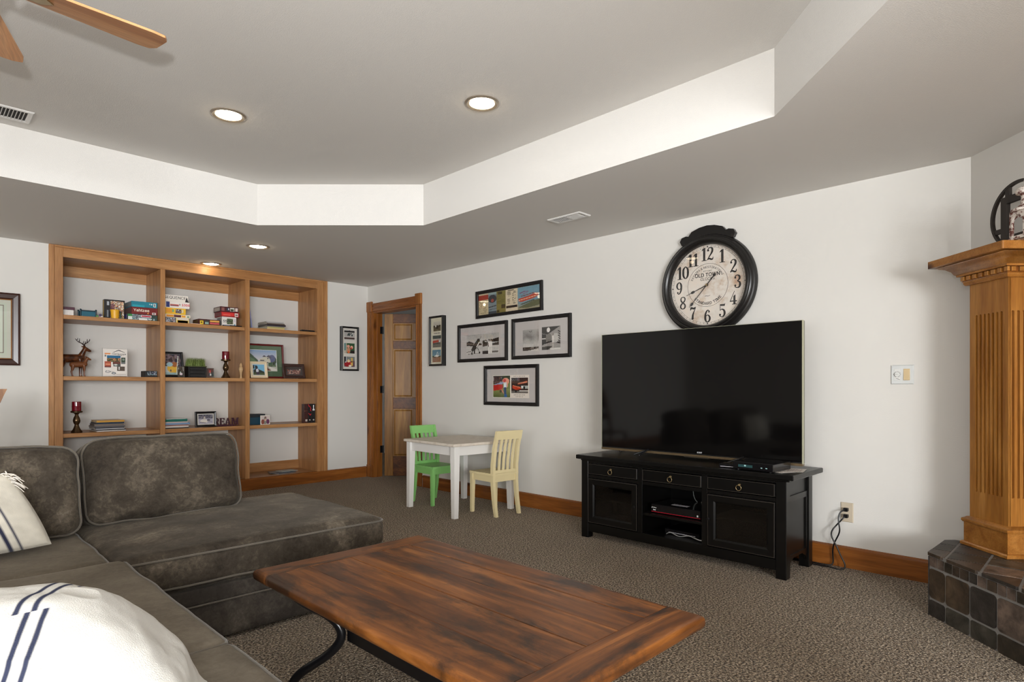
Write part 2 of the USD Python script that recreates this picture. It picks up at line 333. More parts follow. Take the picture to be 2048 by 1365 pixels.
for yc in (-.062, -1.087): obj('plinth_block', bx(-.026, 0, yc - .055, yc + .055, 0, .155, .004), PINE_Z, d1)
obj('jamb', bx(-.002, .125, -.135, -.115, 0, DZ), PINE_Z, d1); obj('jamb', bx(-.002, .125, -1.035, -1.015, 0, DZ), PINE_Z, d1); obj('jamb', bx(-.002, .125, -1.015, -.135, DZ - .02, DZ), PINE_Y, d1)
obj('door_stop', [bx(.05, .085, -.148, -.135, 0, DZ - .02), bx(.05, .085, -1.015, -1.002, 0, DZ - .02)], PINE_Z, d1)
HY, HX = -.150, .135   # hinge axis
def leaf_part(m): return T(R(m, -45), HX, HY)
LW, LT = .82, .038
st, rails = .105, [(0.0, .245), (.845, .985), (1.60, 1.70), (1.925, 2.04)]
zoff = .012
def leaf_part(m): return T(R(T(m, .020, 0, 0), -45), HX, HY)
def lbox(x0, x1, z0, z1, t0=0, t1=LT, c=.003): return leaf_part(bx(x0, x1, -t1, -t0, z0 + zoff, z1 + zoff, c))
for x0 in (0.0, LW - st): obj('stile', lbox(x0, x0 + st, 0, 2.04), DOOR_Z, d1, label='vertical door stile')
for z0, z1 in rails: obj('rail', lbox(st, LW - st, z0, z1), DOOR_X, d1)
for z0, z1 in ((.245, .845), (.985, 1.60), (1.70, 1.925)):
    obj('mullion', lbox((LW - .1) / 2, (LW + .1) / 2, z0, z1), DOOR_Z, d1)
    for x0, x1 in ((st, (LW - .1) / 2), ((LW + .1) / 2, LW - st)):
        rec = bx(x0, x1, -.028, -.010, z0 + zoff, z1 + zoff)
        a, b = .03, .036
        V, F = hull([(x0 + .014, -.028, z0 + .014), (x1 - .014, -.028, z0 + .014), (x1 - .014, -.028, z1 - .014), (x0 + .014, -.028, z1 - .014), (x0 + a, -.036, z0 + a), (x1 - a, -.036, z0 + a), (x1 - a, -.036, z1 - a), (x0 + a, -.036, z1 - a)])
        obj('raised_panel', leaf_part(cat([rec, T(trimesh.Trimesh(V, F, process=False), 0, 0, zoff)])), DOOR_Z, d1)
for z in (.345, 1.10, 1.849):
    obj('hinge', [T(trimesh.creation.cylinder(.009, .092, sections=12), HX - .004, HY + .006, z), bx(HX - .045, HX - .002, -.1375, -.1345, z - .045, z + .045)], BLACKM, d1)
obj('knob', leaf_part(T(R(lathe([(0, 0), (.028, 0), (.028, .008), (.012, .014), (.012, .04), (.027, .05), (.029, .064), (.018, .076), (0, .078)]), 90, 'x'), LW - .06, -LT, .98)), BLACKM, d1, smooth=40)

# ------------------------------------------------------------------ ceiling fixtures
LAMP = mat('lamp_glow', {'e': ('emission', {'color': (1.0, .86, .62), 'strength': 9.0})}, [], surface='e.emission')
RECESS = plain('can_reflector', S(240, 226, 196), .3)
TRIMM = plain('can_trim', S(170, 158, 142), .3, metal=.6)
def can(label, x, y, z, power):
    t = thing('recessed_light', label, 'ceiling light', (x, y, z), group=None)
    obj('trim_ring', lathe([(.072, .004), (.072, -.004), (.086, -.009), (.098, -.004), (.098, .004), (.072, .004)], 40), TRIMM, t, smooth=40)
    obj('reflector', lathe([(.072, .003), (.060, .0022), (.045, .0010)], 32), RECESS, t, smooth=True)
    obj('bulb', lathe([(.072, -.001), (.055, -.009), (.03, -.013), (0, -.014)], 32), LAMP, t, smooth=True)
    l = UsdLux.SphereLight.Define(stage, str(t.GetPath()) + '/glow'); light_xf(l, (0, 0, -.05)); l.CreateRadiusAttr(.022); l.CreateIntensityAttr(power); l.CreateColorAttr(Gf.Vec3f(1, .80, .52))
can('lit recessed ceiling light in the raised tray, left one, nearer the fan', -2.812, -3.02, HT, 10)
can('lit recessed ceiling light in the raised tray, right one, nearer the clock wall', -1.867, -4.184, HT, 10)
can('lit recessed light in the low soffit, a step out from the bookcase', -1.896, -1.225, H, 10)
can('lit recessed light in the low soffit, hard against the bookcase top', -1.918, -.115, H, 22)
VENT = plain('vent_white', S(214, 212, 208), .5); VENTD = plain('vent_dark', S(44, 42, 40), .8)
def vent(label, x, y, z, L, W, n, rot):
    t = thing('ceiling_vent', label, 'air vent', (x, y, z), rot)
    obj('frame', loopframe_flat(L, W, [(0, 0), (0, -.004), (.006, -.009), (.022, -.007), (.028, 0)]), VENT, t)
    obj('duct', bx(-L / 2 + .02, L / 2 - .02, -W / 2 + .02, W / 2 - .02, -.0012, .0), VENTD, t)
    obj('divider', bx(-.006, .006, -W / 2 + .026, W / 2 - .026, -.008, -.001), VENT, t)
    for i in range(n):
        xx = -L / 2 + .034 + (L - .068) * (i + .5) / n
        if abs(xx) < .008: continue
        obj('louver', T(R(bx(-.0045, .0045, -W / 2 + .026, W / 2 - .026, -.0008, .0008), 50 if xx < 0 else -50, 'y'), xx, 0, -.005), VENT, t)
def loopframe_flat(L, W, prof): return mapped(loopframe(L, W, prof), [[1, 0, 0], [0, 0, 1], [0, 1, 0]])
vent('white louvered vent in the soffit above the hanging pictures and the television', -.642, -3.806, H, .31, .135, 20, 90)
vent('white louvered vent at the left edge of the raised tray ceiling', -3.78, -2.15, HT, .33, .20, 16, 0)

# ceiling fan, mostly outside the picture at the upper left
FX, FY, FZ = -4.055, -4.22, 2.40
fan = thing('ceiling_fan', 'ceiling fan with honey oak blades under the raised tray, two blades in view', 'ceiling fan', (FX, FY, FZ))
obj('canopy', T(lathe([(0, .322), (.075, .322), (.07, .29), (.03, .26), (.018, .25), (0, .25)]), 0, 0, 0), BRASSY, fan, smooth=40)
obj('downrod', T(trimesh.creation.cylinder(.013, .2, sections=16), 0, 0, .17), BRASSY, fan, smooth=40)
obj('motor_housing', lathe([(0, .10), (.06, .10), (.11, .08), (.125, .05), (.125, .0), (.10, -.03), (.06, -.05), (0, -.05)]), BRASSY, fan, smooth=40)
obj('light_bowl', lathe([(.07, -.05), (.10, -.07), (.11, -.10), (.08, -.15), (.03, -.175), (0, -.178)]), plain('frosted_bowl', S(238, 232, 220), .3), fan, smooth=True)
bl = Polygon([(.15, -.058), (.26, -.066), (.52, -.084), (.555, -.078), (.568, -.05), (.568, .05), (.555, .078), (.52, .084), (.26, .066), (.15, .058)]).buffer(.008)
blade = R(prism(bl, -.004, .004), 9, 'x')
irn = R(cat([bx(.10, .20, -.018, .018, -.012, -.006, .002), prism(Polygon([(.16, -.03), (.22, -.035), (.25, 0), (.22, .035), (.16, .03)]), -.011, -.006)]), 9, 'x')
for k in range(5):
    a = 3.0 + 72 * k
    bp_ = UsdGeom.Mesh(obj('blade', R(blade, 0), BLADE, fan)); bp_.AddRotateZOp().Set(a)
    ip = UsdGeom.Mesh(obj('blade_iron', irn, BRASSY, fan)); ip.AddRotateZOp().Set(a)

# ------------------------------------------------------------------ built-in bookcase
bc = thing('bookcase', 'built-in maple bookcase of three bays recessed in the back wall', 'bookcase', (-1.9, 0, 0))
def bo(name, m, mt): return obj(name, T(m, 1.9, 0, 0), mt, bc)
D = .485
bo('back_panel', bx(BX0, BX1, D, D + .012, BZ0, BZ1), WALL)
bo('stile', bx(-3.243, -3.204, -.020, .004, .128, 2.398, .002), MAPLE_Z); bo('stile', bx(-3.2035, -3.139, -.012, .006, .128, 2.398, .002), MAPLE_Z)
bo('stile', bx(-.692, -.6105, -.012, .006, .128, 2.398, .002), MAPLE_Z); bo('stile', bx(-.610, -.565, -.020, .004, .128, 2.398, .002), MAPLE_Z)
bo('header', bx(-3.139, -.692, -.012, .006, 2.298, 2.386, .002), MAPLE_X)
bo('top_trim', bx(-3.204, -.61, -.022, -.010, 2.380, 2.3985, .003), MAPLE_X)
bo('side_panel', bx(BX0 + .001, BX0 + .021, .006, D, BZ0, 2.345), MAPLE_Z); bo('side_panel', bx(-.692, -.672, .006, D, BZ0, 2.345), MAPLE_Z)
bo('top_board', bx(BX0 + .021, -.692, .006, D, 2.2985, 2.3185), MAPLE_X)
bo('deck', bx(BX0 + .021, -.692, -.002, D, .104, .130), MAPLE_X)
DIV = ((-2.358, -2.314), (-1.531, -1.483))
for a, b in DIV: bo('divider', bx(a, b, -.012, D, .130, 2.298, .002), MAPLE_Z)
BAYS = ((BX0 + .021, -2.358), (-2.314, -1.531), (-1.483, -.692))
SHZ = (1.781, 1.227, .708)
for a, b in BAYS:
    bo('cleat', bx(a + .0005, b - .0005, D - .02, D - .0005, 2.195, 2.298), MAPLE_X); bo('cleat', bx(a + .0005, b - .0005, D - .02, D - .0005, .1305, .235), MAPLE_X)
    for z in SHZ: bo('shelf', bx(a + .001, b - .001, .0, D - .001, z - .037, z, .002), MAPLE_X)
bo('base_board', bx(-3.24, -.57, .018, .03, 0, .103), MAPLE_X)

# ------------------------------------------------------------------ flat prints, painted per vertex
class Pic:
    def __init__(s, nx, ny, bg, aspect=1.0):
        s.nx, s.ny = nx, ny; u, v = np.meshgrid(np.linspace(0, 1, nx + 1), np.linspace(0, 1, ny + 1)); s.u, s.v = u.ravel(), v.ravel(); s.a = aspect
        s.c = np.tile(np.array(S(*bg)), (len(s.u), 1))
    def put(s, m, col, op=1.0): s.c[m] = s.c[m] * (1 - op) + np.array(S(*col)) * op; return s
    def rect(s, u0, v0, u1, v1, col, op=1.0): return s.put((s.u >= u0) & (s.u <= u1) & (s.v >= v0) & (s.v <= v1), col, op)
    def ell(s, cu, cv, ru, rv, col, op=1.0): return s.put(((s.u - cu) / ru) ** 2 + ((s.v - cv) / rv) ** 2 <= 1, col, op)
    def poly(s, pts, col, op=1.0): return s.put(shapely.contains_xy(Polygon(pts), s.u, s.v), col, op)
    def line(s, pts, w, col, op=1.0): return s.poly(list(LineString(pts).buffer(w).exterior.coords), col, op)
    def speck(s, u0, v0, u1, v1, cols, sc, seed=0):
        m = (s.u >= u0) & (s.u <= u1) & (s.v >= v0) & (s.v <= v1); q = noise(np.stack([s.u * sc, s.v * sc / s.a, s.u * 0], 1), seed); k = len(cols)
        i = np.clip(((q - .15) / .7 * k).astype(int), 0, k - 1)
        s.c[m] = np.array([S(*c) for c in cols])[i[m]]; return s
    def grain(s, a=.12, sc=40, seed=3): s.c *= (1 - a + 2 * a * noise(np.stack([s.u * sc, s.v * sc, s.u * 0], 1), seed))[:, None]; return s
    def grad(s, v0, v1, c0, c1):
        m = (s.v >= v0) & (s.v <= v1); t = np.clip((s.v - v0) / max(1e-6, v1 - v0), 0, 1)[m, None]; s.c[m] = np.array(S(*c0)) * (1 - t) + np.array(S(*c1)) * t; return s
    def text_rows(s, u0, u1, v0, v1, n, col=(90, 86, 80), seed=1):
        for i in range(n):
            v = v1 - (v1 - v0) * (i + .5) / n; h = (v1 - v0) / n * .28; m = (abs(s.v - v) < h) & (s.u > u0) & (s.u < u1 - (.15 * (u1 - u0) * ((i * 7 + seed) % 3) / 2)); q = noise(np.stack([s.u * 60, s.u * 0 + i, s.u * 0 + seed], 1), seed)
            s.put(m & (q > .42), col, .8)
        return s
    def mesh(s, w, h, y=0.0):
        V = np.stack([(s.u - .5) * w, np.full_like(s.u, y), (s.v - .5) * h], 1); return trimesh.Trimesh(V, grid_surface(s.nx, s.ny), process=False)
def photo(parent, pic, cx, cz, w, h, y, name='photo', m=None, rx=0):
    return obj(name, T(pic.mesh(w, h), cx, y, cz), m or PRINT, parent, cols=pic.c)
def plane_bw(seed, kind):
    p = Pic(56, 48, (190, 186, 180)); p.grad(.3, 1, (196, 192, 186), (170, 167, 162)).rect(0, 0, 1, .2, (200, 196, 190))
    D_, M_, L_ = (38, 34, 32), (110, 104, 98), (225, 220, 214)
    if kind == 0:   # aeroplane with raised nose seen from the front quarter
        p.poly([(0, .62), (.18, .68), (.48, .58), (.42, .42), (0, .46)], D_).line([(0, .56), (.42, .52)], .02, M_).poly([(.85, .56), (1, .52), (1, .44), (.8, .46)], D_)
        p.poly([(.3, .22), (.46, .5), (.7, .72), (.84, .68), (.86, .5), (.66, .3), (.42, .16)], (60, 56, 52)).ell(.78, .70, .10, .09, D_).line([(.68, .38), (.82, .58)], .03, L_).line([(.84, .7), (.96, .88)], .012, M_)
        p.line([(.72, .34), (.86, .1)], .015, D_).ell(.86, .08, .05, .06, D_).line([(.4, .2), (.36, .06)], .015, D_).ell(.36, .05, .05, .07, D_).rect(.5, .03, .56, .3, D_).line([(0, .14), (.3, .16)], .02, M_).line([(.1, .03), (.9, .05)], .012, M_)
    elif kind == 1:  # two airmen in pale clothes by an aeroplane
        p.poly([(.4, .66), (1, .78), (1, .58), (.55, .58)], D_).poly([(0, .62), (.2, .7), (.34, .6), (.3, .4), (0, .36)], (58, 54, 50)).line([(.1, .62), (.3, .6)], .015, L_).ell(.07, .58, .08, .1, D_).poly([(.6, .5), (1, .56), (1, .4), (.6, .4)], (70, 66, 62)).rect(0, 0, .34, .16, (60, 56, 54)).rect(.55, .06, .95, .14, M_)
        for cx in (.40, .53): p.rect(cx - .055, .34, cx + .055, .6, L_).rect(cx - .045, .02, cx - .005, .34, (228, 224, 216)).rect(cx + .01, .02, cx + .045, .34, (228, 224, 216)).ell(cx, .65, .035, .05, (150, 140, 130)).ell(cx, .69, .04, .03, D_)
        p.line([(.34, .52), (.36, .36)], .02, D_)
    elif kind == 2:  # smoke over a row of parked aircraft
        q = fbm(np.stack([p.u * 4, p.v * 4, p.u * 0], 1), 4, 5); k = np.clip(1 - abs(p.v - .66) * 2.6, 0, 1); p.c *= (1 - .62 * k * q * 1.4)[:, None]
        p.rect(0, .04, 1, .14, (70, 64, 60)).speck(0, .12, 1, .2, [(30, 28, 26), (60, 56, 52), (40, 38, 36), (120, 114, 108)], 16, 4).poly([(0, 0), (1, .12), (1, 0)], (200, 194, 186)).line([(.4, .92), (.5, .88), (.56, .93)], .012, (80, 78, 76))
    else:            # man standing by the nose of a large aircraft
        p.rect(0, 0, 1, 1, (150, 145, 140)).poly([(0, 1), (1, 1), (.3, .66), (0, .72)], (46, 44, 42)).ell(.36, .86, .09, .1, L_).poly([(0, .7), (.24, .66), (.24, .3), (0, .2)], (44, 42, 40)).line([(0, .5), (.4, .46)], .02, L_).ell(.38, .5, .16, .2, (120, 116, 110)).poly([(0, .22), (.55, .34), (1, .24), (1, .3), (.6, .4), (0, .3)], (36, 34, 32)).poly([(0, 0), (.34, 0), (.6, .16), (0, .14)], (60, 58, 54)).ell(.74, .5, .2, .2, (186, 182, 176)).rect(.56, .3, .66, .6, (214, 208, 200)).rect(.57, .08, .6, .3, (180, 172, 164)).rect(.62, .08, .65, .3, (180, 172, 164)).ell(.61, .66, .035, .05, (130, 120, 112)).rect(.45, 0, 1, .07, (206, 202, 196))
        for i in range(5): p.line([(.88 + .02 * (i % 2), .8 - i * .1), (.98, .74 - i * .1)], .02, (40, 38, 36))
    return p.grain(.14, 44, seed)
# ------------------------------------------------------------------ pictures on the walls
def framed(label, loc, rotz, W, Hh, fwid, dep, fm, mount, photos, group=None, lean=0.0, glass=True, inner=None, name='picture_frame', catg='picture'):
    t = thing(name, label, catg, loc, rotz, group, rx=lean)
    my = -max(.006, dep - .016)
    obj('frame', loopframe(W, Hh, [(0, 0), (0, -dep), (.25 * fwid, -dep - .003), (.8 * fwid, -dep + .001), (fwid, -dep + .006), (fwid, 0)]), fm, t)
    if inner: obj('inner_lip', loopframe(W - 2 * fwid + .002, Hh - 2 * fwid + .002, [(0, -.004), (0, -dep + .004), (.004, -dep + .003), (.007, -dep + .007), (.007, -.004)]), inner, t)
    obj('mount', bx(-W / 2 + fwid - .002, W / 2 - fwid + .002, my, -.001, -Hh / 2 + fwid - .002, Hh / 2 - fwid + .002), mount, t)
    for (pic, cx, cz, w, h) in photos: photo(t, pic, cx, cz, w, h, my - .0008 - .0003 * photos.index((pic, cx, cz, w, h)))
    if glass: obj('glass', bx(-W / 2 + fwid - .001, W / 2 - fwid + .001, my - .004, my - .0032, -Hh / 2 + fwid - .001, Hh / 2 - fwid + .001), GLASS, t)
    return t
def colour_plane(kind, nx=44, ny=40):
    p = Pic(nx, ny, (120, 130, 130))
    if kind == 'sepia': p.grad(.45, 1, (170, 164, 150), (196, 190, 176)).rect(0, 0, 1, .45, (92, 84, 66)).poly([(.1, .5), (.5, .62), (.9, .5), (.5, .4)], (60, 54, 44)).ell(.32, .52, .08, .1, (220, 216, 206)).ell(.5, .34, .2, .1, (50, 44, 36)).rect(.75, .45, 1, .62, (50, 44, 34)).rect(0, .42, .2, .6, (60, 56, 40))
    if kind == 'red': p.rect(0, 0, 1, 1, (110, 112, 104)).rect(0, .75, 1, 1, (66, 72, 66)).rect(0, .55, 1, .72, (176, 160, 152)).poly([(0, .56), (.7, .62), (.75, .44), (0, .36)], (168, 58, 44)).ell(.85, .5, .1, .1, (200, 200, 196)).rect(0, 0, 1, .2, (120, 116, 104)).line([(.1, .3), (.9, .34)], .03, (60, 56, 50))
    if kind == 'white': p.grad(.5, 1, (120, 150, 160), (96, 132, 150)).rect(0, .4, 1, .52, (70, 76, 62)).rect(0, 0, 1, .4, (150, 112, 84)).poly([(.15, .48), (.5, .6), (.85, .52), (.6, .42)], (226, 224, 218)).line([(.52, .56), (.6, .82)], .03, (210, 210, 206)).line([(.7, .54), (.78, .72)], .025, (190, 190, 188)).ell(.3, .4, .12, .05, (90, 80, 70))
    if kind == 'cockpit': p.rect(0, 0, 1, 1, (176, 172, 166)).rect(0, .78, 1, .94, (44, 42, 40)).line([(.5, .96), (.75, .8)], .03, (40, 38, 38)).poly([(.28, .44), (.36, .68), (.56, .72), (.56, .42)], (64, 74, 72)).poly([(.6, .42), (.6, .72), (.78, .68), (.86, .42)], (60, 72, 70)).rect(0, .1, 1, .24, (66, 44, 40)).rect(0, .3, 1, .36, (190, 184, 178)).line([(.6, .42), (.8, .7), (.9, .4)], .02, (230, 228, 222))
    if kind == 'child_green': p.rect(0, 0, 1, 1, (58, 92, 60)).rect(0, 0, .24, 1, (190, 178, 160)).rect(.02, .3, .14, 1, (80, 130, 130)).ell(.4, .7, .13, .15, (226, 160, 140)).ell(.42, .3, .16, .3, (200, 140, 110)).ell(.72, .6, .14, .16, (228, 176, 150)).ell(.68, .5, .08, .1, (206, 60, 50)).rect(.6, 0, 1, .3, (46, 36, 34)).ell(.42, .12, .1, .12, (226, 110, 60))
    if kind == 'child_red': p.rect(0, 0, 1, 1, (128, 132, 128)).rect(0, .3, .2, 1, (44, 40, 42)).rect(.18, .5, .22, 1, (214, 214, 220)).rect(.7, 0, 1, .6, (104, 76, 90)).ell(.3, .24, .3, .24, (160, 34, 40)).ell(.42, .58, .13, .15, (238, 206, 160)).ell(.58, .38, .09, .14, (190, 40, 60)).poly([(.62, .1), (.66, .9), (.8, .9), (.84, .1)], (216, 178, 92)).ell(.72, .5, .07, .08, (110, 76, 36)).ell(.55, .1, .14, .09, (240, 222, 200)).ell(.15, .46, .06, .06, (236, 226, 224))
    if kind == 'wrench': p.rect(0, 0, 1, 1, (120, 128, 70)).grad(0, .4, (78, 92, 44), (134, 140, 84)).rect(0, .62, .55, 1, (52, 46, 48)).rect(.55, .7, 1, 1, (46, 58, 36)).speck(0, .65, .5, .95, [(60, 50, 50), (100, 70, 66), (40, 40, 44), (150, 140, 140)], 10, 8).ell(.75, .74, .2, .16, (228, 158, 132)).ell(.68, .78, .09, .08, (204, 74, 70)).poly([(0, .58), (.5, .66), (.6, .5), (.52, .36), (0, .3)], (186, 44, 36)).poly([(0, .58), (.4, .68), (.62, .72), (.6, .62), (.4, .6)], (150, 166, 196)).rect(.62, .44, .8, .7, (222, 228, 230)).rect(.64, .14, .78, .46, (40, 70, 110)).ell(.74, .07, .09, .08, (40, 90, 150)).line([(.84, .66), (.84, .5)], .03, (224, 160, 132)).rect(.4, .22, .5, .32, (60, 50, 40)).line([(.52, .34), (.62, .2)], .025, (214, 130, 110))
    if kind == 'biplane': p.rect(0, 0, 1, 1, (62, 44, 40)).poly([(.38, .62), (.95, .8), (.95, .68), (.4, .56)], (196, 96, 60)).line([(.42, .64), (.95, .72)], .015, (222, 166, 140)).poly([(.06, .5), (.5, .42), (.62, .28), (.3, .2), (.08, .32)], (190, 62, 36)).line([(.1, .5), (.56, .36)], .02, (232, 150, 110)).rect(.6, .3, 1, .48, (176, 180, 172)).ell(.66, .4, .06, .07, (226, 224, 218)).ell(.78, .36, .06, .1, (30, 34, 32)).rect(0, .0, 1, .14, (110, 104, 98)).rect(.5, .13, 1, .18, (226, 220, 210)).ell(.28, .12, .05, .08, (24, 22, 22)).speck(0, .78, .5, 1, [(46, 40, 40), (70, 60, 60), (40, 50, 64), (96, 80, 84)], 7, 2)
    return p.grain(.10, 40, len(kind))
def on_wall_x(y0, y1, z0, z1): return (-.001, (y0 + y1) / 2, (z0 + z1) / 2), -90, abs(y1 - y0), z1 - z0
# 1: tall narrow frame beside the door
l_, r_, W, Hh = on_wall_x(-1.325, -1.565, 1.362, 1.908)
tall = framed('narrow upright black frame of three aircraft photos beside the door', l_, r_, W, Hh, .02, .05, BLACKF, plain('mat_board_cream', S(206, 200, 178), .8),
    [(colour_plane('sepia'), .008, .160, .128, .105), (Pic(30, 6, (200, 194, 178)).text_rows(.05, .95, .1, .9, 1, (110, 104, 96)), .008, .085, .13, .02), (colour_plane('red'), .004, -.005, .145, .130), (colour_plane('white'), .0, -.165, .148, .135)])
# 2: wide frame at the top, hung slightly out of level
l_, r_, W, Hh = on_wall_x(-2.068, -2.979, 1.832, 2.110)
p = Pic(150, 56, (196, 184, 156), 3.3)
p.rect(0, 0, .17, .70, (190, 176, 142)).text_rows(.01, .16, .05, .66, 9, (128, 116, 92)).rect(0, .70, .17, .94, (150, 52, 38)).rect(0, .94, .17, 1, (196, 180, 150))
p.rect(.17, 0, .31, 1, (112, 128, 134)).ell(.24, .70, .07, .19, (54, 56, 62)).ell(.24, .62, .025, .08, (150, 66, 58)).rect(.17, .90, .31, 1, (140, 160, 160)).line([(.19, .32), (.29, .36)], .02, (48, 56, 62)).rect(.17, 0, .31, .12, (64, 72, 78)).line([(.18, .2), (.3, .22)], .012, (62, 72, 80))
p.rect(.31, 0, .465, 1, (120, 112, 58)).rect(.33, .84, .40, .97, (64, 56, 30)).rect(.39, .18, .455, .36, (58, 52, 32)).rect(.32, .03, .36, .14, (60, 54, 30)).text_rows(.32, .45, .4, .8, 7, (100, 92, 44))
p.rect(.465, 0, .655, 1, (206, 192, 164)).rect(.467, .16, .652, .25, (28, 24, 22)).text_rows(.49, .55, .68, .92, 4, (70, 62, 54)).text_rows(.57, .63, .68, .92, 4, (70, 62, 54), 2).text_rows(.49, .54, .34, .60, 5, (110, 92, 80)).text_rows(.57, .63, .32, .62, 6, (64, 56, 48), 3).rect(.50, .94, .6, .97, (70, 60, 52))
p.rect(.655, 0, 1, 1, (150, 160, 160)); m = p.u > .655; t_ = p.v[m, None]; p.c[m] = np.array(S(150, 140, 108)) * (1 - np.clip(t_ / .4, 0, 1)) + np.array(S(110, 146, 160)) * np.clip(t_ / .4, 0, 1)
p.poly([(.66, .1), (.9, .34), (1, .38), (1, .12), (.8, .04)], (96, 98, 70)).poly([(.67, .50), (.80, .56), (.93, .66), (.98, .62), (.97, .52), (.9, .44), (.72, .34), (.67, .38)], (180, 70, 48)).line([(.68, .42), (.95, .54)], .012, (220, 190, 160)).line([(.72, .60), (.92, .68)], .014, (120, 60, 46)).line([(.70, .74), (.76, .80), (.82, .77)], .012, (130, 60, 96)).line([(.74, .70), (.80, .72)], .01, (150, 70, 90)).ell(.955, .60, .02, .06, (150, 40, 30)).line([(.72, .24), (.9, .36)], .02, (70, 76, 60))
p.grain(.10, 60)
wide = framed('wide black frame with a colour aircraft brochure, topmost in the wall cluster', l_, r_, W, Hh, .032, .022, BLACKF, plain('mat_board_tan', S(196, 184, 156), .8), [(p, 0, 0, W - .066, Hh - .066)])
UsdGeom.Xformable(wide).AddRotateYOp(opSuffix='tilt').Set(-.7)
MATG = plain('mat_board_grey', S(188, 182, 178), .85, bump=.05, bscale=300)
l_, r_, W, Hh = on_wall_x(-1.782, -2.520, 1.389, 1.781)
framed('black frame of two black-and-white warplane photos, left of the pair in the cluster', l_, r_, W, Hh, .034, .022, BLACKF, MATG, [(plane_bw(1, 0), -.122, -.018, .235, .205), (plane_bw(2, 1), .128, -.018, .240, .205)])
l_, r_, W, Hh = on_wall_x(-2.586, -3.316, 1.394, 1.783)
framed('black frame with a smoky airfield photo beside a man at an aircraft nose', l_, r_, W, Hh, .034, .022, BLACKF, MATG, [(plane_bw(3, 2), -.125, -.022, .205, .205), (plane_bw(4, 3), .127, -.014, .225, .212)])
l_, r_, W, Hh = on_wall_x(-2.191, -2.928, .950, 1.343)
cap = Pic(48, 50, (226, 216, 204)); cap.text_rows(.15, .85, .91, .97, 1, (60, 54, 50)).text_rows(.18, .82, .11, .17, 1, (60, 54, 50)).text_rows(.28, .7, .03, .09, 1, (60, 54, 50))
framed('black frame of two colour photos of a red biplane, lowest in the wall cluster', l_, r_, W, Hh, .034, .022, BLACKF, MATG, [(Pic(6, 6, (222, 218, 204)), -.125, -.012, .248, .222), (colour_plane('wrench', 52, 44), -.125, -.012, .236, .21), (cap, .123, -.012, .25, .222)])
photo(stage.GetPrimAtPath('/World/picture_frame_004'), colour_plane('biplane', 50, 36), .122, -.002, .222, .148, -.0080)
# back wall
FBt = framed('narrow upright black frame of three family snapshots between bookcase and door', (-.276, -.001, 1.602), 0, .236, .542, .02, .05, BLACKF, MATW,
    [(colour_plane('cockpit'), -.006, .168, .142, .118), (colour_plane('child_green'), -.006, .005, .142, .125), (colour_plane('child_red'), -.006, -.160, .146, .125)])
dk = plain('mahogany_frame', S(52, 24, 16), .28)
p = Pic(60, 70, (186, 194, 176)); p.text_rows(.2, .8, .75, .9, 3, (120, 116, 106)).rect(.06, .05, .94, .95, (206, 212, 198), .5)
p.line([(.93, .04), (.93, .96)], .006, (96, 70, 58)).line([(.89, .06), (.89, .94)], .004, (150, 110, 90)).line([(.07, .04), (.07, .96)], .006, (96, 70, 58)).line([(.07, .96), (.93, .96)], .005, (96, 70, 58)).line([(.07, .04), (.93, .04)], .005, (96, 70, 58))
framed('dark mahogany frame with gilt lip and pale mount on the wall left of the bookcase', (-3.695, -.001, 1.622), 0, .506, .616, .055, .03, dk, plain('mat_board_sage', S(190, 192, 178), .8), [(p, 0, 0, .33, .44)], inner=plain('gilt', S(170, 120, 74), .35, metal=.7))

# ------------------------------------------------------------------ things on the bookcase shelves
Z1, Z2, Z3, Z4 = 1.7815, 1.2275, .7085, .1305
def patch(t, x0, x1, z0, z1, y, col, name='print'):
    return obj(name, bx(x0, x1, y - .0006, y, z0, z1), plain('ink_%02x%02x%02x' % col, S(*col), .45), t)
def carton(label, x0, x1, z0, z1, y0, dep, col, prints=(), cat_='board game', group=None, name='game_box', rot=0, side=None, lip=True):
    """A lidded box lying on a shelf; prints: (u0,u1,v0,v1,colour) or (text,u,v,height,colour) on its front."""
    W, Hh = x1 - x0, z1 - z0; t = thing(name, label, cat_, ((x0 + x1) / 2, y0 + dep / 2, z0), rot, group); y = -dep / 2
    M = plain('card_%02x%02x%02x' % col, S(*col), .4)
    if lip:
        obj('box_base', bx(-W / 2 + .002, W / 2 - .002, y + .002, dep / 2 - .002, 0, Hh * .5, .001), M, t); obj('lid', bx(-W / 2, W / 2, y, dep / 2, .004, Hh, .0015), M, t)
    else: obj('box', bx(-W / 2, W / 2, y, dep / 2, 0, Hh, .0015), M, t)
    if side: obj('side_print', bx(-W / 2 - .0006, -W / 2, y + .02, dep / 2 - .02, .01, Hh - .008), plain('ink_%02x%02x%02x' % side, S(*side), .45), t)
    k = 0
    for pr in prints:
        k += 1; yy = y - .0002 * k
        if isinstance(pr[0], str):
            tx, u, v, hh, c = pr[:5]; obj('lettering', T(word(tx, hh, .0008, len(pr) > 5), -W / 2 + u * W, yy, v * Hh), plain('ink_%02x%02x%02x' % c, S(*c), .45), t)
        elif isinstance(pr[0], Pic): pic, u0, u1, v0, v1 = pr; photo(t, pic, (u0 + u1 - 1) / 2 * W, (v0 + v1) / 2 * Hh, (u1 - u0) * W, (v1 - v0) * Hh, yy - .0004, 'print')
        else: u0, u1, v0, v1, c = pr; patch(t, -W / 2 + u0 * W, -W / 2 + u1 * W, v0 * Hh, v1 * Hh, yy, c)
    return t
def specks(cols, nx=30, ny=14, sc=10, seed=0): return Pic(nx, ny, cols[0]).speck(0, 0, 1, 1, cols, sc, seed)
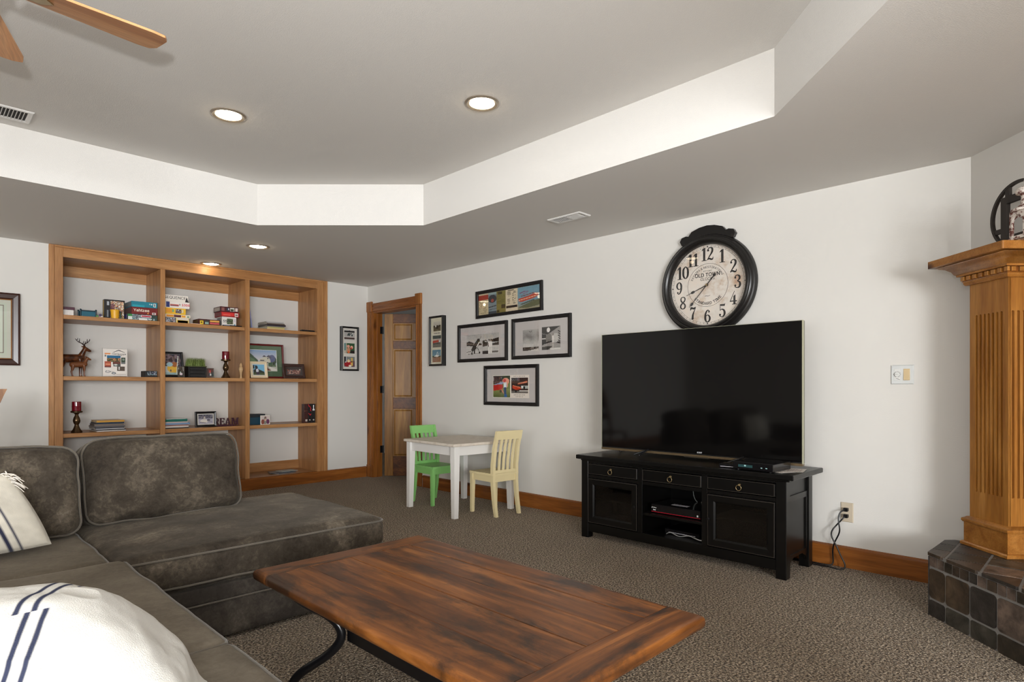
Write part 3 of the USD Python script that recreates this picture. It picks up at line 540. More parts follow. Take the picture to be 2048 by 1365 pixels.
# left bay, top shelf
t = thing('storage_box', 'small white box with a plum lid at the left end of the top shelf', 'box', (-3.10, .16, Z1))
obj('box', bx(-.085, .052, -.09, .09, 0, .058, .001), plain('box_white', S(226, 220, 214), .6), t); obj('lid', bx(-.092, .06, -.097, .097, .053, .079, .002), plain('plum', S(78, 34, 52), .5), t)
t = thing('toy_chest', 'little teal toy chest with dark corner posts on the top shelf', 'toy', (-2.927, .17, Z1))
TEAL = plain('teal_plastic', S(14, 92, 112), .35); DTEAL = plain('dark_teal', S(10, 46, 58), .4)
obj('body', bx(-.058, .058, -.05, .05, .002, .062, .003), TEAL, t); obj('lid_rail', [bx(-.06, .06, -.054, -.046, .056, .068, .002), bx(-.06, .06, .046, .054, .056, .068, .002)], DTEAL, t)
for x, y in ((-.06, -.052), (.06, -.052), (-.06, .052), (.06, .052)): obj('post', [T(trimesh.creation.cylinder(.006, .068, sections=10), x, y, .034), T(trimesh.creation.icosphere(2, .008), x, y, .07)], DTEAL, t, smooth=40)
t = thing('toy_figures', 'tiny heap of green and pink trinkets beside the collage box', 'toy', (-2.846, .09, Z1))
for i, c in enumerate(((96, 150, 90), (200, 160, 170), (90, 80, 110), (214, 204, 196))): obj('trinket', T(trimesh.creation.icosphere(2, .012 + .002 * (i % 2)), -.018 + i * .012, -.01 + .014 * (i % 2), .013 + .014 * (i == 2)), plain('trinket_%d' % i, S(*c), .5), t, smooth=True)
carton('tall black game box with a crowded colour collage on its front', -2.800, -2.632, Z1, Z1 + .187, .12, .07, (22, 18, 18),
       [(specks([(230, 190, 150), (170, 50, 50), (40, 34, 34), (214, 200, 190), (60, 90, 70), (220, 170, 60), (90, 50, 60), (240, 230, 220)], 60, 50, 16, 3), .30, .95, .06, .93), (specks([(110, 50, 54), (150, 110, 110), (60, 40, 44)], 20, 24, 12, 5), .30, .50, .3, .78), (.12, .2, .1, .46, (120, 124, 130)), (.12, .23, .70, .90, (170, 172, 178))], side=(196, 160, 70), lip=False)
t = thing('party_cup', 'plain mustard-yellow plastic cup on the top shelf before the collage box', 'cup', (-2.728, .055, Z1))
obj('cup', lathe([(.0, .001), (.030, .001), (.0325, .02), (.036, .07), (.040, .083), (.0385, .084), (.034, .07), (.030, .006), (0, .006)], 32), plain('mustard_plastic', S(232, 172, 40), .4), t, smooth=40)
t = thing('glue_stick', 'thin dark green stick standing between yellow cup and game stack', 'marker', (-2.681, .062, Z1)); obj('barrel', T(trimesh.creation.cylinder(.006, .062, sections=14), 0, 0, .031), plain('marker_green', S(30, 70, 52), .4), t, smooth=40); obj('cap', T(trimesh.creation.cylinder(.0072, .016, sections=14), 0, 0, .066), plain('marker_cap', S(26, 24, 40), .4), t, smooth=40)
carton('flat game box with white and green street printing, bottom of the left stack', -2.626, -2.366, Z1, Z1 + .060, .06, .26, (46, 66, 60),
       [(specks([(150, 170, 170), (70, 90, 96), (196, 200, 200), (60, 120, 130), (110, 90, 100)], 44, 12, 12, 2), .16, .78, .05, .95), (.03, .16, .05, .95, (222, 226, 220)), (.03, .16, .60, .98, (40, 130, 60)), (.45, .80, .55, .90, (226, 220, 220)), (.47, .78, .60, .84, (188, 60, 78)), (.38, .66, .06, .40, (232, 232, 228)), (.70, .82, .22, .36, (220, 226, 220)), (.86, .91, .1, .4, (150, 180, 190))], side=(80, 70, 150))
yz = carton('dark red dice game box with Yahtzee lettering, middle of the left stack', -2.585, -2.361, Z1 + .0605, Z1 + .1315, .07, .27, (118, 26, 26),
       [('Yahtzee', .06, .40, .026, (240, 226, 206), 1), (.60, .65, .10, .28, (226, 150, 50)), (.78, .93, .05, .36, (226, 214, 210)), (.81, .90, .1, .3, (150, 130, 130))], side=(96, 40, 36))
carton('teal lidded game box, topmost of the left stack', -2.587, -2.361, Z1 + .132, Z1 + .188, .075, .26, (22, 126, 146),
       [(.04, .5, .04, .40, (30, 156, 172)), (.68, .71, .52, .72, (206, 226, 230)), (.74, .80, .5, .72, (206, 226, 230)), (.84, .94, .18, .82, (222, 228, 226)), (.87, .91, .28, .72, (60, 80, 90))], side=(90, 100, 104))
# middle bay, top shelf
carton('silver-grey jigsaw box at the bottom of the tall middle stack', -2.290, -2.195, Z1, Z1 + .053, .075, .16, (88, 88, 96), [(specks([(60, 60, 70), (150, 160, 170), (200, 196, 196), (110, 70, 80)], 26, 12, 7, 4), .05, .95, .08, .94)], 'jigsaw puzzle', name='puzzle_box')
carton('small yellow jigsaw box on the shelf under the white one', -2.192, -2.070, Z1, Z1 + .055, .07, .16, (226, 206, 150), [(.08, .92, .06, .58, (232, 186, 30)), (specks([(232, 186, 30), (232, 186, 30), (40, 34, 30), (200, 140, 30)], 24, 10, 8, 6), .12, .9, .1, .54), (.1, .9, .62, .92, (214, 206, 200))], 'jigsaw puzzle', name='puzzle_box')
carton('white jigsaw box with orange pictures, second layer of the middle stack', -2.290, -2.056, Z1 + .0555, Z1 + .089, .075, .2, (226, 218, 200), [(.04, .33, .15, .80, (218, 140, 40)), (.34, .62, .15, .85, (86, 40, 44)), (.64, .80, .2, .8, (230, 160, 50)), (.86, .95, .2, .7, (130, 150, 130))], 'jigsaw puzzle', name='puzzle_box')
carton('bright yellow jigsaw box with dark picture, third layer of the middle stack', -2.290, -2.098, Z1 + .0895, Z1 + .153, .08, .2, (232, 184, 44), [(.04, .35, .2, .85, (224, 150, 40)), (.33, .42, .35, .8, (120, 170, 120)), (specks([(40, 36, 40), (190, 190, 196), (120, 60, 50), (70, 70, 80)], 26, 16, 8, 9), .50, .78, .18, .85), (.80, .88, .3, .8, (210, 200, 170))], 'jigsaw puzzle', name='puzzle_box')
carton('white 1000 piece jigsaw box with blue label, fourth layer of the middle stack', -2.290, -2.062, Z1 + .1535, Z1 + .217, .08, .2, (232, 226, 220), [(.04, .18, .1, .95, (34, 48, 110)), (.20, .55, .30, .60, (190, 100, 90)), (.22, .52, .34, .44, (90, 60, 80)), ('1000', .66, .40, .022, (206, 40, 60), 1), (.56, .62, .45, .7, (160, 150, 150))], 'jigsaw puzzle', name='puzzle_box')
sq = carton('white card game box lettered SEQUENCE, topmost of the middle stack', -2.315 + .012, -2.075, Z1 + .2175, Z1 + .285, .085, .2, (228, 222, 214), [('SEQUENCE', .02, .42, .0275, (34, 32, 36))])
V, F = hull([(.085, -.1012, .004), (.100, -.1012, .058), (.116, -.1012, .004), (.085, -.1004, .004), (.100, -.1004, .058), (.116, -.1004, .004)]); obj('print', trimesh.Trimesh(V, F, process=False), plain('ink_282428', S(40, 36, 40), .45), sq)
carton('long brown game box with a yellow emblem lying alone on the shelf', -1.985, -1.772, Z1, Z1 + .060, .05, .18, (70, 26, 24), [(.06, .22, .10, .72, (226, 196, 40)), (.10, .17, .30, .55, (90, 60, 20)), (.27, .48, .10, .80, (60, 60, 56)), (.29, .46, .15, .5, (140, 170, 160)), (.52, .96, .58, .86, (228, 170, 80)), (.52, .96, .18, .48, (196, 84, 90))], side=(90, 70, 40))
t = thing('paper_strip', 'thin pinkish strip of card on the shelf edge beside the brown game box', 'card', (-2.02, .03, Z1)); obj('card', bx(-.05, .05, -.012, .03, 0, .004), plain('pale_pink_card', S(232, 206, 196), .6), t)
carton('white 550 piece jigsaw box with a green picture, bottom of the right stack', -1.748, -1.600, Z1 + .0, Z1 + .104, .06, .16, (222, 216, 210), [('550', .05, .42, .026, (70, 66, 66), 1), (specks([(50, 80, 50), (90, 60, 60), (120, 150, 100), (60, 50, 60)], 24, 22, 7, 12), .34, .76, .25, .82), (.84, .93, .12, .3, (110, 150, 170)), (.82, .94, .5, .8, (200, 190, 200))], 'jigsaw puzzle', name='puzzle_box', side=(120, 120, 120))
carton('crimson jigsaw box with a white price label, second in the right stack', -1.757, -1.570, Z1 + .1045, Z1 + .156, .055, .2, (150, 26, 28), [(.03, .70, .15, .85, (206, 48, 44)), (.10, .5, .3, .42, (232, 120, 100)), (.74, .93, .12, .82, (228, 214, 206)), (.77, .90, .3, .6, (120, 90, 90))], 'jigsaw puzzle', name='puzzle_box', side=(110, 50, 50))
carton('maroon jigsaw box with small landscape prints, topmost in the right stack', -1.765, -1.578, Z1 + .1565, Z1 + .212, .06, .2, (72, 26, 32), [(.06, .22, .15, .8, (130, 80, 76)), (.34, .50, .15, .8, (46, 50, 66)), (.42, .48, .4, .7, (200, 200, 214)), (.53, .78, .15, .85, (200, 200, 190)), (.56, .74, .18, .6, (66, 74, 60)), (.82, .96, .2, .85, (220, 204, 196))], 'jigsaw puzzle', name='puzzle_box', side=(170, 160, 150))
t = thing('pen', 'flat black pen case on the shelf before the right jigsaw stack', 'pen case', (-1.655, .025, Z1)); obj('case', bx(-.10, .10, -.012, .012, 0, .012, .004), plain('black_plastic', S(20, 19, 20), .35), t)
obj('clip', bx(-.095, -.03, -.0128, -.012, .004, .009), plain('blue_grey', S(110, 124, 150), .4), t)
# right bay, top shelf
for i, (dx, c, lab) in enumerate(((0, (196, 200, 206), 'white magazine leaning upright against the right divider'), (-.012, (70, 80, 120), 'dark blue booklet leaning behind the white upright magazine'))):
    t = thing('booklet', lab, 'magazine', (-1.425 + dx * 1.3, .07 + .02 * i, Z1 + .0008), ry=-7.5)
    obj('cover', bx(-.004, .004, 0, .20, 0, .262 - .04 * i, .001), plain('booklet_%d' % i, S(*c), .4), t); obj('spine', bx(-.0045, .0045, -.001, .003, 0, .262 - .04 * i, .001), plain('booklet_s%d' % i, S(max(0, c[0] - 60), max(0, c[1] - 60), c[2] - 20), .4), t)
def paper_stack(items, x0, y0, z0, group):
    """items: (label, width, depth, thick, dx, dy, rot, cover colour, page colour)"""
    z = z0
    for lab, w, d, h, dx, dy, rot, c, pg in items:
        t = thing('magazine' if h < .016 else 'book', lab, 'magazine' if h < .016 else 'book', (x0 + dx, y0 + d / 2 + dy, z), rot, group)
        M = plain('cover_%02x%02x%02x' % c, S(*c), .35); k = min(.002, h * .15)
        obj('pages', bx(-w / 2 + .004, w / 2 - .003, -d / 2 + .003, d / 2 - .003, k * .6, h - k * .6), plain('pages_%02x%02x%02x' % pg, S(*pg), .8), t)
        obj('cover', [bx(-w / 2, w / 2, -d / 2, d / 2, 0, k), bx(-w / 2, w / 2, -d / 2, d / 2, h - k, h), bx(-w / 2, w / 2, -d / 2 - .0006, -d / 2 + .002, 0, h)], M, t)
        z += h + .0004
PG = (214, 204, 186)
paper_stack([('cream softback at the very bottom of the top-right magazine pile', .200, .24, .016, .0, 0, 0, (206, 176, 130), PG), ('yellow-green magazine, second from the bottom of the top-right pile', .205, .25, .014, 0, .004, 2, (182, 172, 104), PG),
  ('grey magazine, third from the bottom of the top-right pile', .205, .25, .009, .002, 0, -3, (120, 116, 110), PG), ('black hardback near the middle of the top-right pile', .215, .25, .020, .008, 0, 1, (44, 34, 40), (110, 104, 98)), ('brown magazine above the black hardback of the top-right pile', .205, .24, .010, .006, 0, -2, (92, 76, 66), PG),
  ('grey magazine second from the top of the top-right pile', .20, .24, .009, -.002, .004, 3, (150, 146, 142), PG), ('silver-covered magazine on top of the top-right pile', .198, .25, .011, -.004, 0, -2, (176, 172, 170), PG)], -1.165, .055, Z1, None)
t = thing('remote_control', 'slim black remote control at the right end of the top shelf', 'remote control', (-.79, .045, Z1), 3)
obj('body', bx(-.085, .085, -.022, .022, 0, .020, .005), plain('black_plastic', S(20, 19, 20), .35), t)
for i in range(6): obj('button', T(trimesh.creation.cylinder(.005, .004, sections=10), -.07 + .014 * i, -.008 + .016 * (i % 2), .0205), plain('grey_rubber', S(110, 110, 112), .6), t)
# left bay, middle shelf: deer with fawn
t = thing('deer_figurine', 'dark brown stag figurine with antlers beside its fawn on the middle shelf', 'figurine', (-2.97, .22, Z2 + .0016))
DEER = mat('carved_deer', {'tc': ('texture_coordinate', {}), 'n': ('noise_texture', {'scale': 28.0, 'detail': 4.0}), 'r': ('rgb_ramp', {'ramp': [(.35, S(52, 26, 14)), (.6, S(104, 58, 30)), (.75, S(132, 80, 44))]}), 'p': ('principled_bsdf', {'roughness': .3})}, [('tc.object', 'n.vector'), ('n.fac', 'r.fac'), ('r.color', 'p.base_color')])
def deer(k, x, y, head_dy=0):
    P = lambda a, b, c: (x + a * k, y + b * k, c * k)
    b = [(P(-.115, 0, .175), .042 * k, P(.0, 0, .18), .040 * k), (P(.0, 0, .18), .040 * k, P(.035, 0, .185), .036 * k), (P(.03, 0, .19), .030 * k, P(.058, head_dy, .255), .020 * k), (P(.058, head_dy, .255), .020 * k, P(.068, head_dy, .275), .021 * k), (P(.07, head_dy, .275), .020 * k, P(.108, head_dy, .256), .011 * k),
         (P(-.12, 0, .19), .014 * k, P(-.135, 0, .16), .006 * k)]
    for s in (-1, 1):
        b += [(P(-.11, .022 * s, .165), .026 * k, P(-.118, .022 * s, .10), .014 * k), (P(-.118, .022 * s, .10), .012 * k, P(-.13, .022 * s, .07), .008 * k), (P(-.13, .022 * s, .07), .008 * k, P(-.12, .022 * s, .008), .007 * k), (P(-.12, .022 * s, .006), .007 * k, P(-.112, .022 * s, .005), .007 * k),
              (P(.025, .02 * s, .165), .02 * k, P(.03, .02 * s, .085), .010 * k), (P(.03, .02 * s, .085), .009 * k, P(.028, .02 * s, .008), .0065 * k), (P(.028, .02 * s, .006), .007 * k, P(.037, .02 * s, .005), .007 * k), (P(.062, head_dy + .016 * s, .292), .008 * k, P(.045, head_dy + .036 * s, .30), .0035 * k)]
    return hulls(b, .008 * k, 4)
obj('stag', deer(.96, -.022, .05, -.01), DEER, t, smooth=True); obj('fawn', deer(.62, .0, -.06, 0), plain('carved_fawn', S(112, 66, 36), .35), t, smooth=True, label='smaller fawn')
ant = []
for s in (-1, 1):
    y0 = .05 - .01 + .012 * s; xo = .042
    main = spline([(xo, y0, .284), (xo + (-.03 if s < 0 else .004), y0 + .02 * s, .312), (xo + (-.065 if s < 0 else .03), y0 + .035 * s, .330), (xo + (-.085 if s < 0 else .045), y0 + .03 * s, .356)], 14)
    ant.append(tube(main, np.linspace(.0055, .002, 14), 8))
    for q, (dx, dz) in ((4, (.012, .030)), (8, (.004, .036)), (11, (.014, .022))): a = main[q]; ant.append(tube(spline([a, a + (dx * .5, .004 * s, dz * .5), a + (dx * .6, .006 * s, dz)], 6), np.linspace(.004, .0018, 6), 8))
obj('antlers', ant, plain('antler_dark', S(40, 22, 18), .35), t, smooth=True)
t = thing('leaflet_holder', 'clear stand with a CONSTRUCTION leaflet of small house photos', 'brochure', (-2.722, .07, Z2))
p = Pic(84, 104, (226, 218, 210), .77); p.rect(.06, .80, .30, .88, (222, 130, 60)).rect(.06, .84, .3, .88, (226, 206, 190)).rect(.06, .72, .14, .78, (120, 120, 116))
p.rect(.16, .52, .72, .76, (86, 90, 60)).rect(.16, .66, .72, .76, (40, 100, 140)).speck(.16, .54, .72, .67, [(90, 96, 56), (130, 100, 70), (190, 130, 90), (80, 70, 50), (70, 80, 40)], 14, 2).rect(.40, .44, .72, .53, (110, 60, 50)).rect(.42, .36, .72, .46, (80, 84, 80)).ell(.52, .42, .07, .03, (206, 206, 200)).rect(.74, .46, .92, .70, (60, 74, 60)).ell(.84, .62, .05, .04, (130, 140, 130)).rect(.74, .46, .92, .52, (110, 110, 110))
p.rect(.07, .32, .33, .54, (170, 84, 60)).rect(.1, .42, .3, .46, (222, 150, 116)).rect(.07, .32, .33, .36, (100, 50, 50)).rect(.58, .20, .90, .36, (90, 76, 66)).rect(.64, .24, .68, .35, (220, 220, 216)).ell(.2, .16, .11, .04, (110, 116, 120)).ell(.2, .16, .08, .025, (226, 218, 210)).ell(.44, .11, .09, .04, (90, 96, 100)).ell(.44, .11, .06, .022, (190, 190, 190)).line([(.12, .2), (.5, .14)], .006, (110, 110, 110)).line([(.55, .1), (.95, .1)], .003, (150, 150, 150)).line([(.55, .06), (.95, .06)], .003, (150, 150, 150))
p.poly([(.38, .87), (.64, .98), (.92, .88), (.88, .88), (.64, .95), (.44, .88)], (40, 38, 40)).text_rows(.55, .93, .74, .80, 2)
photo(t, p, 0, .135, .198, .258, 0, 'leaflet'); obj('lettering', T(word('CONSTRUCTION', .0105, .0006, True, True), .03, -.0004, .212), plain('ink_282428', S(40, 36, 40), .45), t); t2 = MATS['ink_282428']
LUC = clear_glass('lucite', .05)
obj('stand', [bx(-.103, .103, .0006, .0024, .002, .272), bx(-.103, .103, -.0024, -.0012, .002, .03), bx(-.103, .103, -.03, .04, 0, .002)], LUC, t); obj('edge', [bx(-.1045, -.103, -.001, .003, 0, .273), bx(.103, .1045, -.001, .003, 0, .273)], plain('lucite_edge', S(150, 148, 146), .3), t)
carton('small black tin with scattered pale marks against the left divider', -2.470, -2.362, Z2, Z2 + .062, .08, .14, (22, 24, 26), [(specks([(22, 24, 26), (22, 24, 26), (60, 60, 90), (190, 196, 206), (60, 110, 110)], 36, 14, 10, 21), .2, .97, .30, .92)], 'tin', name='trinket_tin', lip=False)
# middle bay, middle shelf
def easel(label, x, y, z, W, Hh, fwid, dep, fm, mount, photos, lean=-12, rot=0, glass=True, name='framed_photo'):
    t = framed(label, (x, y, z + Hh / 2 * math.cos(math.radians(lean)) + .004), rot, W, Hh, fwid, dep, fm, mount, photos, lean=lean, glass=glass, name=name, catg='photo frame')
    obj('prop', R(bx(-.02, .02, 0, .003, -Hh / 2 + .004, .0, 0), 22, 'x'), fm, t) if Hh > .1 else None
    return t
p = Pic(40, 52, (60, 54, 70)); p.speck(0, .5, 1, 1, [(40, 34, 60), (100, 80, 70), (130, 110, 120), (60, 40, 40)], 7, 3).rect(0, 0, .8, .42, (196, 206, 206)).ell(.5, .3, .36, .22, (224, 176, 60)).ell(.6, .5, .2, .12, (170, 100, 50)).ell(.3, .5, .2, .1, (160, 190, 196)).rect(0, 0, .8, .1, (150, 176, 176)).ell(.35, .2, .05, .05, (60, 70, 90)).line([(.7, .05), (.85, .9)], .03, (200, 206, 196))
easel('black frame with an abstract yellow and blue picture leaning at the left divider', -2.20, .155, Z2, .195, .262, .022, .018, BLACKF, plain('mat_board_pale', S(206, 206, 196), .8), [(p, 0, 0, .15, .215)])
p = Pic(20, 36, (60, 56, 50)); p.speck(0, .5, 1, 1, [(80, 70, 60), (40, 38, 36), (190, 190, 180)], 5, 4).ell(.5, .25, .3, .14, (206, 190, 196)).ell(.4, .4, .15, .08, (180, 190, 180))
easel('little narrow dark photo frame propped against the abstract picture', -2.150, .068, Z2, .062, .110, .006, .008, SILVER, plain('dark_card', S(50, 48, 44), .7), [(p, 0, 0, .048, .095)], glass=False)
t = thing('grass_planter', 'black slatted box planter of clipped artificial grass on the middle shelf', 'planter', (-1.992, .13, Z2))
BLK = plain('planter_black', S(24, 23, 24), .4)
for i in range(3): obj('slat', bx(-.07, .085, -.058, -.048, .006 + i * .036, .036 + i * .036, .003), BLK, t)
for x in (-.085, .075): obj('post', bx(x, x + .014, -.062, .058, 0, .118, .002), BLK, t)
obj('box', bx(-.072, .076, -.046, .056, .002, .112), BLK, t); obj('rim', bx(-.094, .094, -.064, .062, .112, .122, .002), plain('rim_olive', S(70, 76, 40), .5), t)
rg = np.random.default_rng(5); V, F = [], []
for i in range(900):
    x, y = rg.uniform(-.082, .082), rg.uniform(-.055, .055); h = .088 + rg.normal(0, .006) + .012 * (rg.random() < .05); a = rg.uniform(0, 6.28); dx, dy = .0016 * math.cos(a), .0016 * math.sin(a); lx, ly = rg.normal(0, .005), rg.normal(0, .004); b = len(V)
    V += [(x - dx, y - dy, .118), (x + dx, y + dy, .118), (x + lx, y + ly, .118 + h)]; F += [(b, b + 1, b + 2)]
gm = obj('grass', trimesh.Trimesh(V, F, process=False), mat('faux_grass', {'tc': ('texture_coordinate', {}), 'n': ('noise_texture', {'scale': 90.0}), 'r': ('rgb_ramp', {'ramp': [(.3, S(66, 84, 30)), (.7, S(140, 158, 74))]}), 'p': ('principled_bsdf', {'roughness': .6})}, [('tc.object', 'n.vector'), ('n.fac', 'r.fac'), ('r.color', 'p.base_color')]), t); gm.SetCustomDataByKey('kind', 'stuff')
p = Pic(22, 28, (90, 50, 44)); p.rect(.1, .1, .9, .4, (60, 70, 74)).ell(.45, .7, .1, .14, (206, 60, 60)).ell(.45, .5, .1, .1, (180, 130, 120)).ell(.5, .25, .12, .12, (226, 226, 220)).rect(.7, 0, 1, .6, (50, 64, 64))
easel('tiny silver photo frame standing beside the grass planter', -1.862, .075, Z2, .074, .098, .007, .008, SILVER, plain('dark_card', S(50, 48, 44), .7), [(p, 0, 0, .058, .082)], lean=-8)
REDC = mat('red_candle_glass', {'p': ('principled_bsdf', {'base_color': S(104, 10, 26), 'roughness': .12, 'coat_weight': .6, 'specular_ior_level': .6})}, [])
def candle_holder(label, x, y, z):
    t = thing('candle_holder', label, 'candle holder', (x, y, z), group=None)
    obj('pedestal', lathe([(0, 0), (.043, 0), (.045, .008), (.040, .016), (.030, .03), (.022, .05), (.017, .066), (.016, .074), (.024, .088), (.0285, .105), (.0285, .118), (.023, .140), (.015, .156), (.013, .166), (.017, .172), (.019, .176), (.030, .182), (.046, .186), (.047, .198), (.040, .202), (0, .202)], 36), BRONZE, t, smooth=35)
    obj('candle', lathe([(0, .202), (.036, .202), (.037, .204), (.037, .240), (.0385, .243), (.037, .246), (.037, .282), (.035, .285), (.028, .279), (0, .278)], 36), REDC, t, smooth=35)
    obj('wick', tube([(0, 0, .278), (.001, 0, .287)], .0012, 6), plain('wick', S(30, 26, 24), .8), t); return t
candle_holder('bronze baluster candle holder with red candle on the middle shelf, beside the divider', -1.705, .075, Z2)
t = thing('vase', 'small slender beige ornamental urn in the corner by the right divider', 'vase', (-1.562, .03, Z2 + .0002))
obj('body', lathe([(0, 0), (.013, 0), (.014, .006), (.010, .02), (.013, .05), (.021, .082), (.023, .10), (.019, .118), (.013, .126), (.017, .134), (.013, .150), (.004, .162), (0, .164)], 24), plain('beige_stone', S(186, 152, 110), .5), t, smooth=40); obj('band', lathe([(.0225, .094), (.0245, .097), (.0225, .101), (.0225, .094)], 24), plain('beige_band', S(206, 180, 140), .5), t, smooth=40)
# right bay, middle shelf
p = Pic(76, 66, (176, 190, 206), 1.15); p.grad(.5, 1, (214, 208, 206), (130, 160, 196)).poly([(0, .9), (.12, .78), (.34, .5), (.34, .3), (0, .3)], (60, 88, 62)).poly([(0, .7), (.2, .55), (.3, .4), (0, .4)], (98, 128, 84)).ell(.8, .5, .2, .26, (70, 90, 76)).ell(.84, .6, .12, .18, (96, 100, 134)).rect(0, 0, 1, .28, (190, 190, 176)).poly([(.4, .3), (.4, .56), (.56, .66), (.72, .68), (.78, .5), (.78, .3)], (206, 200, 180)).poly([(.5, .68), (.56, .76), (.64, .68)], (70, 66, 74)).poly([(.64, .68), (.72, .78), (.82, .64), (.80, .60)], (90, 84, 96)).rect(.42, .48, .56, .53, (70, 66, 70)).rect(.42, .38, .58, .42, (80, 76, 76)).rect(.62, .34, .72, .46, (226, 222, 206)).rect(.65, .37, .70, .43, (120, 116, 112)).ell(.69, .60, .025, .03, (60, 60, 66)).poly([(.3, 0), (.5, .14), (.62, .22), (.7, .1), (.8, 0)], (120, 64, 50)).ell(.5, .18, .08, .07, (222, 206, 140)).ell(.38, .25, .1, .09, (110, 130, 80)).poly([(.66, .26), (.8, .16), (1, .1), (1, 0), (.82, 0)], (226, 220, 212)).speck(.7, .2, .97, .4, [(70, 96, 74), (100, 120, 90), (60, 76, 66)], 10, 3)
DRED = plain('mahogany_red', S(96, 26, 26), .28)
easel('large red-framed watercolour of a house with a green mount on the middle shelf', -1.222, .235, Z2, .455, .395, .020, .018, DRED, plain('mat_board_green', S(84, 106, 78), .85), [(Pic(4, 4, (226, 222, 206)), -.02, .008, .335, .248), (p, -.02, .008, .325, .238)], lean=-6, name='picture_frame')
p = Pic(30, 26, (120, 180, 210)); p.poly([(0, .2), (0, .5), (.4, .6), (1, .3), (1, 0), (0, 0)], (40, 48, 40)).rect(0, 0, 1, .2, (70, 84, 50)).rect(.0, .6, .1, .95, (30, 30, 34)).ell(.3, .7, .12, .2, (40, 40, 46)).ell(.36, .4, .12, .2, (206, 206, 214)).ell(.4, .16, .16, .14, (60, 46, 70)).line([(.1, .9), (.3, .85)], .03, (30, 30, 36))
easel('cream photo frame with a picture of a person on a green hill', -1.352, .075, Z2, .190, .185, .024, .014, plain('cream_frame', S(222, 202, 168), .5), MATW, [(p, 0, 0, .125, .118)], lean=-11)
p = Pic(36, 24, (50, 36, 32)); p.speck(.08, .1, .92, .6, [(60, 46, 44), (150, 80, 60), (190, 160, 140), (80, 70, 80), (110, 60, 50)], 9, 6).ell(.9, .62, .06, .06, (200, 190, 170))
easel('dark brown wide photo frame of a group of people at the right of its shelf', -.945, .075, Z2, .262, .170, .034, .014, plain('espresso_frame', S(58, 36, 30), .35), plain('dark_card', S(50, 48, 44), .7), [(p, 0, .006, .186, .104)], lean=-14)
# left bay, lower shelf
candle_holder('bronze baluster candle holder with red candle on the lower shelf, leftmost', -3.023, .085, Z3)
paper_stack([('white magazine at the bottom of the lower left book pile', .235, .27, .009, .01, 0, 2, (206, 200, 196), PG), ('black and white magazine second in the lower left pile', .24, .27, .010, .018, .006, -3, (46, 44, 46), PG), ('white-paged magazine third in the lower left pile', .23, .27, .008, 0, 0, 2, (190, 190, 194), PG),
  ('dark grey magazine fourth in the lower left pile', .235, .27, .010, .0, .004, 0, (60, 60, 64), PG), ('slate magazine with a blue corner in the middle of the lower left pile', .24, .27, .012, .002, 0, 2, (92, 92, 98), (150, 140, 130)), ('brown-grey hardback in the middle of the lower left pile', .235, .27, .020, .0, 0, -2, (112, 100, 90), (120, 106, 96)),
  ('navy softback below the ochre book of the lower left pile', .220, .25, .014, .005, .005, 2, (24, 48, 72), (110, 104, 98)), ('ochre-spined hardback on top of the lower left pile', .225, .25, .018, .008, .004, 0, (196, 146, 56), (206, 190, 150))], -2.765, .075, Z3, None)
# middle bay, lower shelf
paper_stack([('black softback at the bottom of the small lower middle pile', .225, .22, .008, 0, 0, 0, (36, 34, 38), PG), ('white softback near the bottom of the lower middle pile', .222, .22, .016, 0, 0, 0, (214, 206, 198), PG), ('red-brown softback in the lower middle pile', .222, .22, .012, 0, 0, 1, (150, 110, 100), PG),
  ('pale blue softback in the lower middle pile', .236, .22, .018, .008, 0, -1, (120, 150, 184), PG), ('pale pink softback in the lower middle pile', .215, .22, .012, -.004, 0, 0, (196, 176, 170), PG), ('green-spined hardback at the top of the lower middle pile', .212, .22, .026, -.006, .002, 0, (26, 104, 92), (190, 206, 196)), ('thin white leaflet on top of the green hardback in the lower middle pile', .185, .2, .004, -.006, .004, 0, (226, 224, 220), PG)], -2.186, .07, Z3, None)
p = Pic(40, 30, (150, 146, 160)); p.rect(0, .6, 1, 1, (104, 100, 110)).speck(0, .6, 1, 1, [(90, 88, 100), (130, 126, 136), (70, 70, 80)], 9, 3).rect(0, 0, 1, .5, (176, 172, 184)).ell(.4, .3, .28, .2, (222, 216, 206)).ell(.42, .58, .08, .1, (190, 180, 170)).ell(.42, .7, .05, .08, (206, 196, 186)).ell(.7, .4, .12, .1, (100, 96, 106)).line([(.1, .2), (.5, .1)], .03, (110, 106, 112)).line([(.6, .28), (.95, .2)], .02, (120, 116, 126))
easel('black photo frame with a grey boat snapshot before the word block', -1.915, .06, Z3, .208, .160, .022, .016, BLACKF, MATW, [(p, 0, 0, .142, .098)], lean=-5)
t = thing('word_block', 'dark plum cut-out word DREAM standing on the lower middle shelf', 'sign', (-1.72, .12, Z3))
PLUM = plain('plum_wood', S(64, 24, 40), .4); obj('base', bx(-.155, .135, -.018, .018, 0, .010, .001), PLUM, t)
def slab(polys): return unary_union(polys)
sb = lambda a, b, c, d: sbox(a, b, c, d)
